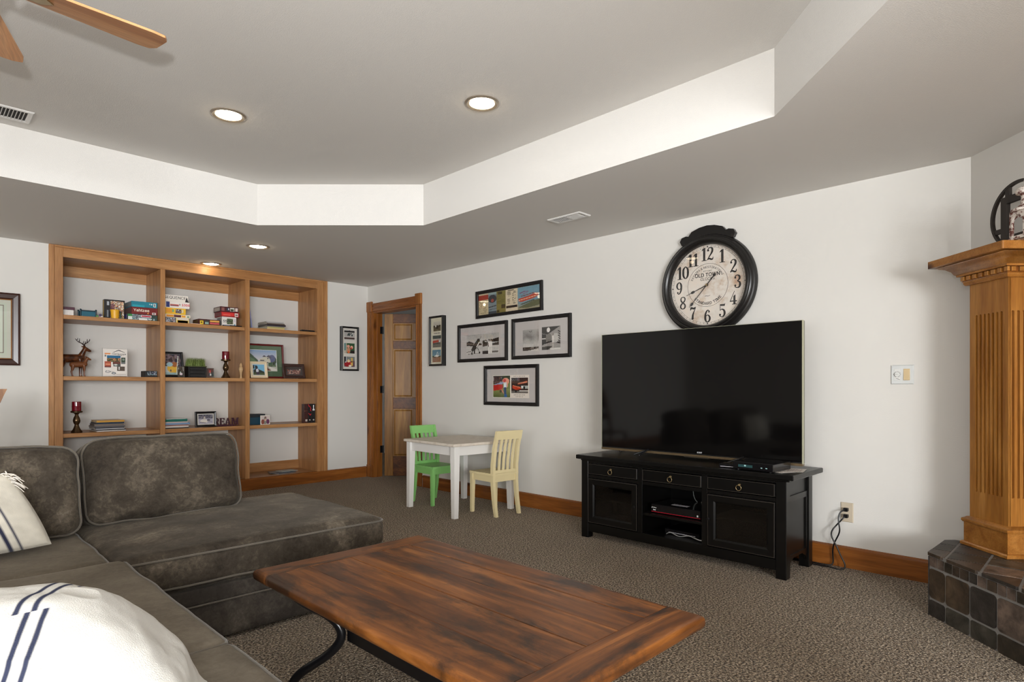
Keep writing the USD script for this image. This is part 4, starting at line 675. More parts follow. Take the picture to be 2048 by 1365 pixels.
LET = {'D': slab([sb(0, 0, .3, .1), sb(.06, 0, .22, 1), sb(0, .9, .3, 1), Polygon([(.2, 1), (.45, 1), (.68, .85), (.74, .5), (.68, .15), (.45, 0), (.2, 0)]).difference(Polygon([(.2, .9), (.4, .9), (.53, .78), (.57, .5), (.53, .22), (.4, .1), (.2, .1)]))]),
 'R': slab([sb(0, 0, .3, .1), sb(.06, 0, .22, 1), sb(0, .9, .3, 1), Polygon([(.2, 1), (.5, 1), (.66, .88), (.66, .6), (.5, .46), (.2, .46)]).difference(Polygon([(.2, .91), (.44, .91), (.5, .83), (.5, .64), (.44, .56), (.2, .56)])), Polygon([(.34, .5), (.5, .5), (.72, .08), (.8, .08), (.8, 0), (.6, 0)])]),
 'E': slab([sb(0, 0, .66, .1), sb(.06, 0, .22, 1), sb(0, .9, .64, 1), sb(.2, .46, .48, .56), sb(.44, .38, .5, .64), sb(.56, .72, .64, .95), sb(.58, .05, .66, .28)]),
 'A': slab([Polygon([(.08, .02), (.2, .02), (.42, .85), (.64, .02), (.80, .02), (.50, 1), (.38, 1)]), sb(.22, .28, .6, .37), sb(0, 0, .28, .1), sb(.56, 0, .9, .1)]),
 'M': slab([sb(0, 0, .3, .1), sb(.08, 0, .2, 1), sb(0, .9, .26, 1), Polygon([(.14, 1), (.3, 1), (.56, .3), (.5, .06)]), Polygon([(.8, 1), (.92, 1), (.56, .06), (.5, .2)]), sb(.8, 0, .95, 1), sb(.72, 0, 1.03, .1), sb(.8, .9, 1.03, 1)])}
x = -.148
for ch in 'DREAM':
    g = affinity.scale(LET[ch], .072, .078, origin=(0, 0)); obj('letter', T(mapped(prism(g, 0, .018), [[1, 0, 0], [0, 0, -1], [0, 1, 0]]), x, .009, .009), PLUM, t); x += g.bounds[2] + .004
# right bay, lower shelf
t = thing('keepsake_box', 'deep teal lidded box at the left of the lower right shelf', 'box', (-1.372, .17, Z3)); KB = plain('deep_teal_card', S(18, 58, 76), .4)
obj('box', bx(-.10, .10, -.075, .075, 0, .09, .002), KB, t); obj('lid', bx(-.103, .103, -.078, .078, .082, .118, .003), plain('dark_lid', S(26, 32, 38), .4), t)
p = Pic(26, 28, (206, 190, 178)); p.rect(0, .5, 1, 1, (200, 186, 180)).ell(.5, .75, .12, .16, (110, 80, 70)).ell(.48, .35, .2, .4, (130, 130, 120)).ell(.8, .3, .18, .3, (96, 50, 80)).ell(.2, .28, .18, .3, (130, 70, 60)).ell(.5, .5, .12, .12, (214, 170, 150))
t = thing('photo_block', 'small white photo block of three people standing before the teal box', 'photo', (-1.285, .058, Z3)); obj('block', bx(-.054, .054, -.004, .008, 0, .104, .001), MATW, t); photo(t, p, 0, .052, .096, .094, -.0046)
for k, (cx, c, lab) in enumerate(((-.815, (60, 26, 22), 'dark brown upright bottle box, leftmost of three on the lower right shelf'), (-.768, (22, 18, 20), 'black upright bottle box with red flourish, middle of three'), (-.721, (20, 18, 20), 'black upright bottle box with white bottle emblem, rightmost of three'))):
    t = thing('bottle_box', lab, 'box', (cx, .06, Z3)); obj('box', bx(-.0225, .0225, -.033, .033, 0, .222, .0015), plain('bottle_box_%d' % k, S(*c), .35), t); y = -.0336
    if k == 0: obj('emblem', [bx(-.008, .016, y, y + .0006, .018, .042)], plain('ink_beb4aa', S(190, 180, 170), .5), t); obj('stripe', bx(-.02, .02, y, y + .0006, .138, .140), plain('ink_78503c', S(120, 80, 60), .5), t)
    if k == 1:
        obj('flourish', T(mapped(prism(LineString([(-.016, .215), (-.010, .196), (.004, .190), (.013, .168), (.009, .150), (.013, .140)]).buffer(.005).union(LineString([(-.015, .112), (.0, .098), (.015, .104), (.004, .088)]).buffer(.004)), 0, .0006), [[1, 0, 0], [0, 0, -1], [0, 1, 0]]), 0, y + .0006, 0), plain('ink_b41e28', S(180, 30, 40), .4), t); obj('emblem', T(R(trimesh.creation.cylinder(.008, .0006, sections=20), 90, 'x'), 0, y, .034), plain('ink_beb4aa', S(190, 180, 170), .5), t)
    if k == 2:
        obj('emblem', T(mapped(prism(Polygon([(-.013, .144), (.013, .144), (.013, .158), (.006, .166), (.005, .186), (.007, .204), (0, .212), (-.007, .204), (-.005, .186), (-.006, .166), (-.013, .158)]), 0, .0006), [[1, 0, 0], [0, 0, -1], [0, 1, 0]]), 0, y + .0006, 0), plain('ink_e1e1e1', S(225, 225, 225), .5), t); obj('seal', T(R(trimesh.creation.cylinder(.009, .0006, sections=20), 90, 'x'), 0, y, .034), plain('ink_beb4aa', S(190, 180, 170), .5), t)
# right bay, bottom deck
paper_stack([('grey magazine lying flat on the bottom deck of the right bay', .24, .18, .008, 0, 0, 14, (120, 124, 128), PG), ('black-edged magazine on the flat grey one on the bottom deck', .22, .17, .007, -.04, .01, -10, (60, 60, 66), PG), ('pale magazine topmost on the bottom deck of the right bay', .20, .15, .006, .05, .02, 6, (150, 160, 158), PG)], -1.03, .09, Z4, None)

# ------------------------------------------------------------------ media console under the television
t = mc = thing('media_console', 'long black media console with three ring-pull drawers and two glazed doors', 'tv stand', (-.335, -4.60, 0))
def co(name, m, mt=BLACKLAC, par=None, **k): return obj(name, T(cat(m), .335, 4.60, 0), mt, par if par is not None else mc, **k)
CX, CY0, CY1 = -.543, -5.352, -3.848   # front plane, near end, far end
EDGE = plain('worn_edge', S(70, 62, 54), .5)
co('top', bx(-.600, -.100, -5.412, -3.838, .592, .622, .004)); co('cove', bx(-.570, -.110, -5.38, -3.862, .578, .592, .004))
for x0, x1, xs in ((CX, CX + .062, 1), (-.172, -.110, -1)):
    for y0, y1 in ((CY0, CY0 + .062), (CY1 - .062, CY1)): co('leg', bx(x0, x1, y0, y1, 0, .578, .003))
co('front_rail', bx(CX + .004, CX + .03, CY0 + .062, CY1 - .062, .562, .578)); 
co('front_rail', bx(CX + .003, CX + .03, CY0 + .062, CY1 - .062, .450, .474, .001)); co('bottom_rail', bx(CX + .003, CX + .03, CY0 + .062, CY1 - .062, .048, .112, .002))
for yc in (-4.360, -4.841): co('front_post', bx(CX + .002, CX + .03, yc - .019, yc + .019, .112, .562, .001))
arch = Polygon([(-.481, .30), (-.172, .30), (-.172, .048), (-.20, .080), (-.26, .105), (-.40, .105), (-.455, .080), (-.481, .048)])
for y in (CY0 + .010, CY1 - .026): co('apron', panel_y(arch.intersection(sbox(-1, 0, 1, .125)), y, y + .016))
for y in (CY0 + .016, CY1 - .028): co('side_panel', bx(-.481, -.172, y, y + .012, .12, .562))
for y in (CY0 + .008, CY1 - .024): co('side_rail', bx(-.481, -.172, y, y + .016, .445, .480, .001)); co('side_stile', [bx(-.481, -.455, y, y + .014, .125, .445, .001), bx(-.198, -.172, y, y + .014, .125, .445, .001)])
co('back', bx(-.135, -.125, CY0 + .062, CY1 - .062, .10, .57)); co('floor_board', bx(CX + .03, -.135, CY0 + .03, CY1 - .03, .100, .112))
for yc in (-4.360, -4.841): co('partition', bx(CX + .03, -.135, yc - .009, yc + .009, .112, .562))
co('inner_deck', bx(CX + .03, -.135, CY0 + .03, CY1 - .03, .455, .470))
co('shelf', bx(CX + .012, -.14, -4.832, -4.370, .238, .255, .001)); co('shelf', bx(CX + .08, -.14, -5.30, -4.851, .275, .290)); co('shelf', bx(CX + .08, -.14, -4.350, -3.90, .275, .290))
def ring_pull(par, y, z):
    co('ring_plate', [T(R(lathe([(0, 0), (.010, 0), (.009, .003), (.005, .008), (0, .009)], 20), -90, 'y'), CX - .003, y, z + .012), T(trimesh.creation.icosphere(2, .0045), CX - .012, y, z + .012)], BRASSY, par, smooth=40)
    a = np.linspace(0, 2 * PI, 28, endpoint=False); co('ring', tube(np.stack([np.full(28, CX - .014), y + .0165 * np.sin(a), z - .006 + .0165 * np.cos(a)], 1), .0026, 8, True), BRASSY, par, smooth=True)
for y0, y1, y in ((-4.339, -3.912, -4.118), (-4.822, -4.381, -4.601), (-5.288, -4.862, -5.073)):
    dr = co('drawer', bx(CX - .002, CX + .02, y0, y1, .478, .558, .003)); a, b = y0, y1
    co('drawer_bead', [bx(CX - .0035, CX - .0015, a + .004, b - .004, .553, .5545), bx(CX - .0035, CX - .0015, a + .004, b - .004, .4815, .483), bx(CX - .0035, CX - .0015, a + .004, a + .0055, .4815, .5545), bx(CX - .0035, CX - .0015, b - .0055, b - .004, .4815, .5545)], EDGE, dr)
    ring_pull(dr, y, .516)
SMOKE = clear_glass('cabinet_glass', .045, 0.02, (.72, .72, .72))
for y0, y1, ky in ((-4.339, -3.912, -4.325), (-5.288, -4.862, -4.876)):
    W, Hh = y1 - y0, .330
    fr = R(loopframe(W, Hh, [(0, .0), (0, -.018), (.006, -.021), (.042, -.019), (.052, -.010), (.052, 0)]), -90)
    dn = co('door', T(fr, CX + .018, (y0 + y1) / 2, .282)); co('glass', T(bx(.006, .0085, -W / 2 + .05, W / 2 - .05, -Hh / 2 + .05, Hh / 2 - .05), CX + .006, (y0 + y1) / 2, .282), SMOKE, dn)
    co('knob', T(R(lathe([(0, 0), (.004, 0), (.004, .006), (.009, .010), (.008, .017), (0, .019)], 16), -90, 'y'), CX - .002, ky, .29), BLACKM, dn, smooth=40)
    co('bead', T(R(loopframe(W - .008, Hh - .008, [(0, -.0200), (0, -.0220), (.0015, -.0220), (.0015, -.0200)]), -90), CX + .018, (y0 + y1) / 2, .282), EDGE, dn)
# boxes and wires in the open bay
t = thing('media_player', 'black media player box with a thin red stripe in the open bay', 'media player', (-.34, -4.605, .2556)); BP = plain('gloss_black', S(16, 15, 17), .15)
obj('case', bx(-.15, .13, -.185, .185, .004, .062, .003), BP, t); obj('stripe', bx(-.1508, -.15, -.183, .183, .008, .012), plain('red_stripe', S(170, 16, 40), .3), t); obj('top_label', bx(-.10, -.055, -.06, .06, .062, .0624), plain('label_grey', S(176, 172, 176), .4), t)
obj('marks', [bx(-.1507, -.15, .176 - i * .0075, .181 - i * .0075, .034 + .004 * (i % 2), .041) for i in range(5)] + [bx(-.1507, -.15, .150 + i * .011, .158 + i * .011, .019, .026) for i in range(2)] + [bx(-.1507, -.15, -.168, -.158, .018, .03)], plain('white_print', S(220, 220, 220), .4), t)
obj('feet', [T(trimesh.creation.cylinder(.008, .004, sections=12), x, y, .002) for x in (-.12, .10) for y in (-.15, .15)], BLACKM, t)
def cable(label, pts, r=.0022, col=(24, 24, 26), n=50, name='cable'): 
    o = obj(name, tube(spline(pts, n), r, 8), plain('cable_%02x%02x%02x' % col, S(*col), .45), None, True); tag(o, label, 'cable'); return o
cable('pale cable dropping behind the media player, left of the looped one', [(-.20, -4.585, .43), (-.21, -4.59, .37), (-.225, -4.62, .325), (-.23, -4.63, .321)], .0026, (190, 196, 190))
cable('white cable arching over the media player, right of the straight one', [(-.23, -4.66, .320), (-.225, -4.69, .355), (-.22, -4.74, .372), (-.21, -4.79, .35), (-.20, -4.815, .31), (-.17, -4.818, .29)], .0026, (206, 206, 196))
t = thing('set_top_box', 'low black set-top box among tangled leads on the bottom of the open bay', 'set-top box', (-.33, -4.62, .1126)); obj('case', bx(-.10, .12, -.13, .13, 0, .035, .003), BP, t); obj('front_strip', bx(-.1006, -.10, -.10, .10, .012, .016), plain('label_grey', S(176, 172, 176), .4), t)
cable('grey lead looping in front of the set-top box', [(-.46, -4.52, .118), (-.47, -4.56, .135), (-.465, -4.62, .119), (-.455, -4.68, .13), (-.46, -4.76, .118), (-.43, -4.80, .118)], .003, (150, 150, 146))
cable('white lead coiled at the right of the set-top box', [(-.44, -4.72, .121), (-.475, -4.75, .126), (-.475, -4.80, .122), (-.445, -4.815, .126), (-.435, -4.77, .133)], .0035, (196, 196, 190))
# ------------------------------------------------------------------ television
t = tv = thing('television', 'large flat black television with thin pale edge on bent wire feet', 'television', (-.295, -4.612, .6226))
SCREEN = mat('screen', {'p': ('principled_bsdf', {'base_color': S(9, 8, 8), 'roughness': .07, 'specular_ior_level': .32})}, [])
TW, TZ0, TZ1 = .748, .034, .912
V = np.array([(-.012, TW - .004, TZ0 + .012), (-.012, -TW + .004, TZ0 + .012), (-.012, -TW + .004, TZ1 - .004), (-.012, TW - .004, TZ1 - .004)])
obj('screen', (V, np.array([(0, 1, 2), (0, 2, 3)])), SCREEN, tv, uv=[(0, 0), (1, 0), (1, 1), (0, 1)])
obj('cabinet', bx(-.0115, .03, -TW + .001, TW - .001, TZ0 + .002, TZ1, .002), plain('tv_black', S(14, 14, 15), .3), tv)
obj('edge_trim', [bx(-.0135, .012, -TW - .002, -TW + .0025, TZ0, TZ1 + .001), bx(-.0135, .012, TW - .0025, TW + .002, TZ0, TZ1 + .001), bx(-.013, .012, -TW, TW, TZ1 - .001, TZ1 + .001)], plain('tv_trim', S(196, 196, 170), .3, metal=.7), tv)
obj('bottom_bar', bx(-.0145, .02, -TW - .001, TW + .001, TZ0 - .012, TZ0 + .004, .001), plain('tv_bronze', S(116, 98, 72), .35, metal=.6), tv)
obj('sensor_box', bx(-.016, .02, -.14, .04, TZ0 - .018, TZ0 - .008, .002), plain('tv_bronze_dark', S(70, 62, 50), .4, metal=.5), tv)
obj('lettering', T(R(word('SONY', .010, .0008, True, True), -90), -.0125, -.075, TZ0 + .016), plain('tv_letter', S(200, 200, 202), .3), tv)
obj('back_housing', bx(.03, .075, -.52, .52, TZ0 + .02, .50, .012), plain('tv_black', S(14, 14, 15), .3), tv)
for y in (.35, -.36):
    obj('foot', tube([(-.10, y, .0065), (-.098, y, .012), (-.012, y - .02, .048), (.02, y - .02, .05), (.10, y + .05, .012), (.102, y + .052, .0065)], .0062, 8), BLACKM, tv, True)
    obj('foot', tube([(-.012, y - .02, .047), (-.07, y + .062, .010), (-.071, y + .062, .0065)], .006, 8), BLACKM, tv, True)
cable('thin black lead hanging from the left end of the television onto the console', [(-.258, -3.99, .76), (-.258, -3.99, .70), (-.257, -3.99, .66), (-.250, -3.99, .634), (-.235, -3.985, .6262), (-.20, -3.98, .6258), (-.16, -3.975, .6260)], .0022, n=90)
t = thing('blu_ray_player', 'black disc player box with small lights at the right end of the console', 'disc player', (-.447, -5.17, .6227), -3); obj('case', bx(-.12, .12, -.125, .125, .004, .050, .003), BP, t)
obj('feet', [T(trimesh.creation.cylinder(.008, .004, sections=12), x, y, .002) for x in (-.10, .10) for y in (-.10, .10)], BLACKM, t)
obj('display', bx(-.1206, -.12, .0, .09, .018, .034), plain('display_teal', S(40, 70, 72), .2), t); obj('indicator', [bx(-.121, -.12, .04, .052, .024, .034), bx(-.121, -.12, -.06, -.05, .020, .026), bx(-.121, -.12, -.09, -.08, .020, .026)], plain('indicator', S(150, 190, 190), .3), t)
t = thing('modem', 'small low black box with silver edge left of the disc player', 'modem', (-.482, -4.98, .6227), 8); obj('case', bx(-.05, .06, -.06, .05, 0, .022, .003), BP, t); obj('edge', bx(-.0505, -.05, -.05, .04, .006, .010), plain('label_grey', S(176, 172, 176), .4), t)
for i, (lab, x, y, rz, c) in enumerate((('printed leaflet lying on the right end of the console', -.36, -5.335, 12, (206, 198, 190)), ('folded white paper tucked under the leaflet on the console end', -.44, -5.31, -24, (224, 218, 210)))):
    z = .6240 - .0008 * i; t = thing('leaflet', lab, 'paper', (x, y, z), rz); obj('sheet', bx(-.09, .09, -.055, .055, 0, .0006), plain('paper_%d' % i, S(*c), .6), t)
    pp = Pic(30, 20, c); pp.text_rows(.08, .9, .1, .9, 6, (140, 120, 112)); obj('printing', T(mapped(pp.mesh(.17, .1), [[1, 0, 0], [0, 0, 1], [0, 1, 0]]), 0, 0, .0009), PRINT, t, cols=pp.c)
# ------------------------------------------------------------------ wall clock
R0 = .366
t = ck = thing('wall_clock', 'large round black wall clock with a cream OLD TOWN dial above the television', 'clock', (-.004, -4.603, 1.872), -90)
BLKW = plain('clock_black', S(22, 20, 19), .3)
ringm = R(lathe([(.292, 0), (.352, 0), (.366, .012), (.368, .03), (.360, .046), (.350, .050), (.345, .060), (.334, .068), (.326, .066), (.318, .074), (.308, .070), (.296, .056), (.292, .030), (.292, 0)], 96), 90, 'x')
obj('rim', ringm, BLKW, ck, smooth=35)
crest = Polygon([(-.20, .315), (-.215, .345), (-.200, .372), (-.165, .380), (-.145, .374), (-.12, .405), (-.06, .425), (.0, .432), (.06, .425), (.12, .405), (.145, .374), (.165, .380), (.200, .372), (.215, .345), (.20, .315)]).difference(Point(0, 0).buffer(.34, 64))
obj('crest', mapped(prism(crest, .004, .036), [[1, 0, 0], [0, 0, -1], [0, 1, 0]]), BLKW, ck)
dial = mat('clock_dial', {'tc': ('texture_coordinate', {}), 'n': ('noise_texture', {'scale': 7.0, 'detail': 6.0, 'roughness': .65}), 'r': ('rgb_ramp', {'ramp': [(.3, S(222, 208, 192)), (.50, S(214, 206, 196)), (.62, S(196, 176, 156)), (.72, S(168, 124, 96))]}), 'p': ('principled_bsdf', {'roughness': .7})}, [('tc.object', 'n.vector'), ('n.fac', 'r.fac'), ('r.color', 'p.base_color')])
obj('dial', R(T(trimesh.creation.cylinder(.296, .012, sections=96), 0, 0, .016), 90, 'x'), dial, ck)
INK = plain('clock_ink', S(34, 30, 28), .7); YD = -.0222
def flat(poly, y=YD, h=.0006): return mapped(prism(poly, 0, h), [[1, 0, 0], [0, 0, -1], [0, 1, 0]]).apply_translation((0, y + 0, 0))
def vstroke(pts, n=26):
    p = np.array(pts, float); q = spline(p[:, :2], n) if len(p) > 2 else np.linspace(p[0, :2], p[1, :2], n); t0 = np.linspace(0, 1, len(p))
    d = np.r_[0, np.cumsum(np.linalg.norm(np.diff(p[:, :2], axis=0), axis=1))]; w = np.interp(np.linspace(0, d[-1], n), d, p[:, 2])
    return unary_union([unary_union([Point(*q[i]).buffer(w[i], 6), Point(*q[i + 1]).buffer(w[i + 1], 6)]).convex_hull for i in range(n - 1)])
th, tn = .075, .022
DG = {'1': unary_union([sbox(.14, 0, .32, .98), sbox(.02, 0, .44, .05), Polygon([(.14, .98), (.02, .82), (.02, .78), (.2, .86)]), sbox(.2, .9, .32, 1)]),
 '2': unary_union([vstroke([(.06, .76, .05), (.12, .90, .03), (.27, .965, .035), (.42, .86, .075), (.42, .66, .08), (.27, .40, .05), (.06, .10, .03)]), Point(.09, .76).buffer(.075), vstroke([(.04, .06, .035), (.16, .13, .06), (.32, .07, .065), (.44, .06, .05), (.49, .22, .02)])]),
 '3': unary_union([vstroke([(.06, .80, .04), (.14, .94, .03), (.27, .96, .035), (.40, .86, .07), (.40, .68, .07), (.24, .53, .025)]), vstroke([(.24, .53, .025), (.42, .42, .065), (.45, .25, .08), (.38, .08, .06), (.24, .035, .03), (.08, .10, .03)]), Point(.09, .78).buffer(.07), Point(.09, .20).buffer(.075)]),
 '4': unary_union([Polygon([(.0, .26), (.34, 1), (.38, 1), (.07, .30)]), sbox(0, .22, .54, .30), sbox(.27, 0, .43, .62), sbox(.17, 0, .52, .05), Polygon([(.27, .62), (.43, .74), (.43, .6), (.27, .5)])]),
 '5': unary_union([sbox(.08, .50, .12, .98), Polygon([(.08, .98), (.44, .98), (.50, 1.04), (.46, .84), (.08, .86)]), vstroke([(.10, .52, .02), (.22, .60, .03), (.40, .50, .07), (.45, .30, .08), (.38, .10, .06), (.24, .03, .03), (.08, .10, .03)]), Point(.09, .19).buffer(.075)]),
 '6': unary_union([vstroke([(.42, .84, .04), (.32, .95, .03), (.16, .80, .06), (.09, .50, .08), (.10, .25, .08), (.24, .04, .03), (.40, .12, .06), (.46, .32, .075), (.38, .52, .05), (.26, .58, .025), (.13, .48, .03)]), Point(.39, .82).buffer(.065)]),
 '7': unary_union([Polygon([(.02, .98), (.02, .72), (.06, .72), (.14, .84), (.30, .78), (.46, .84), (.50, 1), (.44, .97), (.28, .93), (.14, 1.0), (.06, .96)]), vstroke([(.47, .9, .02), (.34, .62, .035), (.24, .34, .07), (.22, .10, .085)]), Point(.22, .09).buffer(.095)]),
 '8': unary_union([vstroke([(.26, .52, .05), (.10, .70, .06), (.12, .90, .04), (.27, .965, .03), (.42, .88, .045), (.42, .70, .05), (.26, .52, .06), (.08, .32, .06), (.07, .16, .06), (.25, .035, .03), (.43, .14, .06), (.44, .32, .06), (.26, .52, .05)], 60)]),
 '9': None, '0': unary_union([vstroke([(.26, .965, .03), (.10, .80, .075), (.06, .5, .09), (.10, .2, .075), (.26, .035, .03), (.42, .2, .075), (.46, .5, .09), (.42, .8, .075), (.26, .965, .03)], 60)])}
DG['9'] = affinity.rotate(DG['6'], 180, origin=(.26, .5))
DW = {'1': .46, '4': .56}
def numeral(txt, cx, cz, h):
    gs, x = [], 0
    for ch in txt: gs.append(affinity.translate(DG[ch], x, 0)); x += DW.get(ch, .54)
    g = affinity.translate(unary_union(gs), -x / 2, -.5); return flat(affinity.translate(affinity.scale(g, h * 1.0, h, origin=(0, 0)), cx, cz))
for k in range(1, 13):
    a = 2 * PI * k / 12; rr = .226; obj('numeral', numeral(str(k), rr * math.sin(a), rr * math.cos(a), .095), INK, ck)
ticks = [Point(0, 0).buffer(r + .0012, 64).difference(Point(0, 0).buffer(r, 64)) for r in (.272, .284)] + [Point(0, 0).buffer(.157, 64).difference(Point(0, 0).buffer(.155, 64))]
for k in range(60): a = 2 * PI * k / 60; ticks.append(affinity.rotate(sbox(-.0008, .272, .0008, .285), -math.degrees(a), origin=(0, 0)))
for k in range(4): ticks.append(affinity.rotate(Polygon([(-.007, .286), (.007, .286), (0, .273)]), 90 * k, origin=(0, 0)))
obj('minute_track', flat(unary_union(ticks)), INK, ck)
def arc_text(txt, r, a0, h, inside=False, bold=False):
    ms, tot = [], 0; ws = []
    for ch in txt: ws.append((.62 if ch in 'IJ1.' else .42 if ch == ' ' else 1.06 if ch in 'MW' else .92) * h)
    L = sum(ws); x = -L / 2
    for ch, w in zip(txt, ws):
        if ch != ' ':
            m = word(ch, h, .0006, bold, True); a = (x + w / 2) / r
            if not inside: m = R(T(m, 0, YD, r), math.degrees(a) + a0, 'y')
            else: m = R(T(m, 0, YD, -r - h), -math.degrees(a) + a0, 'y')
            ms.append(m)
        x += w
    return cat(ms)
obj('lettering', arc_text('REPAIRS & RESTORATIONS', .124, -4, .0155), INK, ck); obj('lettering', arc_text('STANDARD TIME', .124, 0, .019, True, True), INK, ck)
obj('lettering', T(word('EST 1863', .010, .0006, False, True), 0, YD, .098), INK, ck); obj('lettering', T(word('OLD TOWN', .026, .0006, True, True), -.002, YD, .063), INK, ck); obj('lettering', T(word('CLOCKS', .020, .0006, False, True), 0, YD, .036), INK, ck)
sg = vstroke([(-.02, -.082, .0012), (-.012, -.078, .0016), (0, -.080, .0014), (.02, -.076, .001)]); obj('maker_mark', flat(sg), INK, ck)
def hand(ang, L, tail, y, spade):
    g = unary_union([Polygon([(-.0035, -tail), (.0035, -tail), (.0022, L * .62), (.0012, L), (-.0012, L), (-.0022, L * .62)]), Point(0, -tail).buffer(.010 if tail > .03 else .005), affinity.scale(Point(0, L * spade).buffer(.0095), 1, 1.7), Point(0, 0).buffer(.010)])
    return flat(affinity.rotate(g, -ang, origin=(0, 0)), y, .0012)
obj('hour_hand', hand(249, .175, .0, -.030, .68), INK, ck); obj('minute_hand', hand(222, .205, .088, -.034, .86), INK, ck)
obj('hand_pin', T(R(trimesh.creation.cylinder(.0075, .008, sections=20), 90, 'x'), 0, -.036, 0), BRASSY, ck, smooth=40)
obj('glass', R(T(trimesh.creation.cylinder(.295, .0012, sections=64), 0, 0, .050), 90, 'x'), clear_glass('clock_glass', .02), ck)
# ------------------------------------------------------------------ switch plate, outlet and leads
IVORY = plain('ivory_plastic', S(206, 182, 140), .35); PLATE = plain('plate_grey_white', S(206, 208, 206), .35)
t = thing('wall_switch', 'double wall plate with a round timer dial and an ivory rocker switch', 'light switch', (-.001, -5.8165, 1.201), -90)
V, F = hull([(-.0585, 0, -.057), (.0585, 0, -.057), (.0585, 0, .057), (-.0585, 0, .057), (-.054, -.006, -.0525), (.054, -.006, -.0525), (.054, -.006, .0525), (-.054, -.006, .0525)]); obj('plate', trimesh.Trimesh(V, F, process=False), PLATE, t)
V, F = hull([(.007, -.006, -.034), (.040, -.006, -.034), (.040, -.006, .034), (.007, -.006, .034), (.009, -.008, 0), (.038, -.008, 0), (.009, -.0125, -.032), (.038, -.0125, -.032), (.009, -.007, .032), (.038, -.007, .032)]); obj('rocker', trimesh.Trimesh(V, F, process=False), IVORY, t)
obj('timer_insert', bx(-.041, -.008, -.0075, -.006, -.034, .034, .001), plain('timer_white', S(214, 214, 210), .4), t); obj('dial', T(R(lathe([(0, 0), (.0135, 0), (.0125, .006), (.004, .006), (.003, .014), (0, .014)], 28), 90, 'x'), -.0245, -.0075, .001), plain('timer_white', S(214, 214, 210), .4), t, smooth=35)
obj('dial_marks', [R(T(bx(-.0015, .0015, -.0082, -.0076, .0145, .018), -.0, 0, 0), a, 'y').apply_translation((-.0245, 0, .001)) for a in range(-150, 151, 30)], plain('timer_ink', S(60, 58, 56), .6), t); obj('words', [bx(-.031, -.018, -.0082, -.0076, -.024, -.0222), bx(-.022, -.010, -.0082, -.0076, -.030, -.0285)], plain('timer_ink', S(60, 58, 56), .6), t)
t = thing('power_outlet', 'beige duplex outlet with two black plugs low on the wall beside the console', 'outlet', (-.001, -5.520, .344), -90)
V, F = hull([(-.036, 0, -.061), (.036, 0, -.061), (.036, 0, .061), (-.036, 0, .061), (-.032, -.006, -.057), (.032, -.006, -.057), (.032, -.006, .057), (-.032, -.006, .057)]); obj('plate', trimesh.Trimesh(V, F, process=False), plain('almond_plate', S(196, 182, 160), .4), t)
for z in (-.02, .02): obj('socket', T(R(trimesh.creation.cylinder(.0165, .0015, sections=28), 90, 'x'), 0, -.0066, z), plain('almond_socket', S(200, 186, 164), .4), t)
for i, (z, lab) in enumerate(((.364, 'black plug and cord in the upper outlet socket, reaching the floor nearest the console'), (.324, 'black plug and cord in the lower outlet socket, swinging out across the carpet'))):
    t = thing('power_lead', lab, 'cord', (0, 0, 0)); obj('plug', bx(-.036, -.0085, -5.533, -5.507, z - .011, z + .011, .003), BLACKM, t)
    if i == 0: pts = [(-.034, -5.516, z), (-.050, -5.500, z - .012), (-.066, -5.490, z - .06), (-.068, -5.497, .24), (-.052, -5.470, .17), (-.042, -5.452, .12), (-.037, -5.450, .05), (-.042, -5.445, .012), (-.052, -5.42, .006), (-.056, -5.35, .006), (-.05, -5.2, .006)]
    else: pts = [(-.034, -5.516, z), (-.044, -5.508, z - .014), (-.050, -5.470, .26), (-.076, -5.452, .215), (-.080, -5.478, .15), (-.080, -5.515, .07), (-.082, -5.528, .015), (-.086, -5.518, .006), (-.094, -5.47, .006), (-.094, -5.40, .006), (-.088, -5.32, .006), (-.078, -5.2, .006)]
    obj('cord', tube(spline(pts, 90), .0042, 8), BLACKM, t, True)
cable('dark lead bowing out behind the far end of the console', [(-.085, -3.92, .46), (-.085, -3.84, .44), (-.085, -3.800, .38), (-.085, -3.80, .30), (-.085, -3.825, .22), (-.085, -3.89, .17)], .003)

# ------------------------------------------------------------------ corner fireplace: hearth, surround and mantel (u runs along the diagonal wall, n out of it)
q2 = 2 ** .5
def UN(u, n): return (-(u + n) / q2, -6.142 + (n - u) / q2)
def un_mesh(m):  # mesh in (u, n, z) -> world
    return mapped(m, [[-1 / q2, -1 / q2, 0], [-1 / q2, 1 / q2, 0], [0, 0, 1]]).apply_translation((0, -6.142, 0))
HU1 = 1.62
t = he = thing('hearth', 'raised corner hearth clad in dark slate tiles with grey grout', 'hearth', (0, 0, 0))
GROUT = plain('grout', S(136, 134, 131), .9, bump=.3, bscale=120)
hp = [(.117, .006), (.117, .223), (.351, .474), (HU1, .474), (HU1, .006)]
ins = Polygon(hp).buffer(-.0005, join_style=2)
obj('core', un_mesh(prism(ins, 0, .3075)), GROUT, he)
def slate(i, base):
    c = np.array(base) * (0.8 + .4 * ((i * 37) % 11) / 10)
    return mat('slate_%d' % i, {'tc': ('texture_coordinate', {}), 'n': ('noise_texture', {'scale': 9.0 + i, 'detail': 6.0, 'roughness': .65, 'distortion': .4}), 'r': ('rgb_ramp', {'ramp': [(.3, S(*(c * .55))), (.5, S(*c)), (.68, S(*(c * 1.35)))]}), 'b': ('bump', {'strength': .45, 'distance': .01}), 'p': ('principled_bsdf', {'roughness': .42, 'specular_ior_level': .4})},
               [('tc.object', 'n.vector'), ('n.fac', 'r.fac'), ('r.color', 'p.base_color'), ('n.fac', 'b.height'), ('b.normal', 'p.normal')])
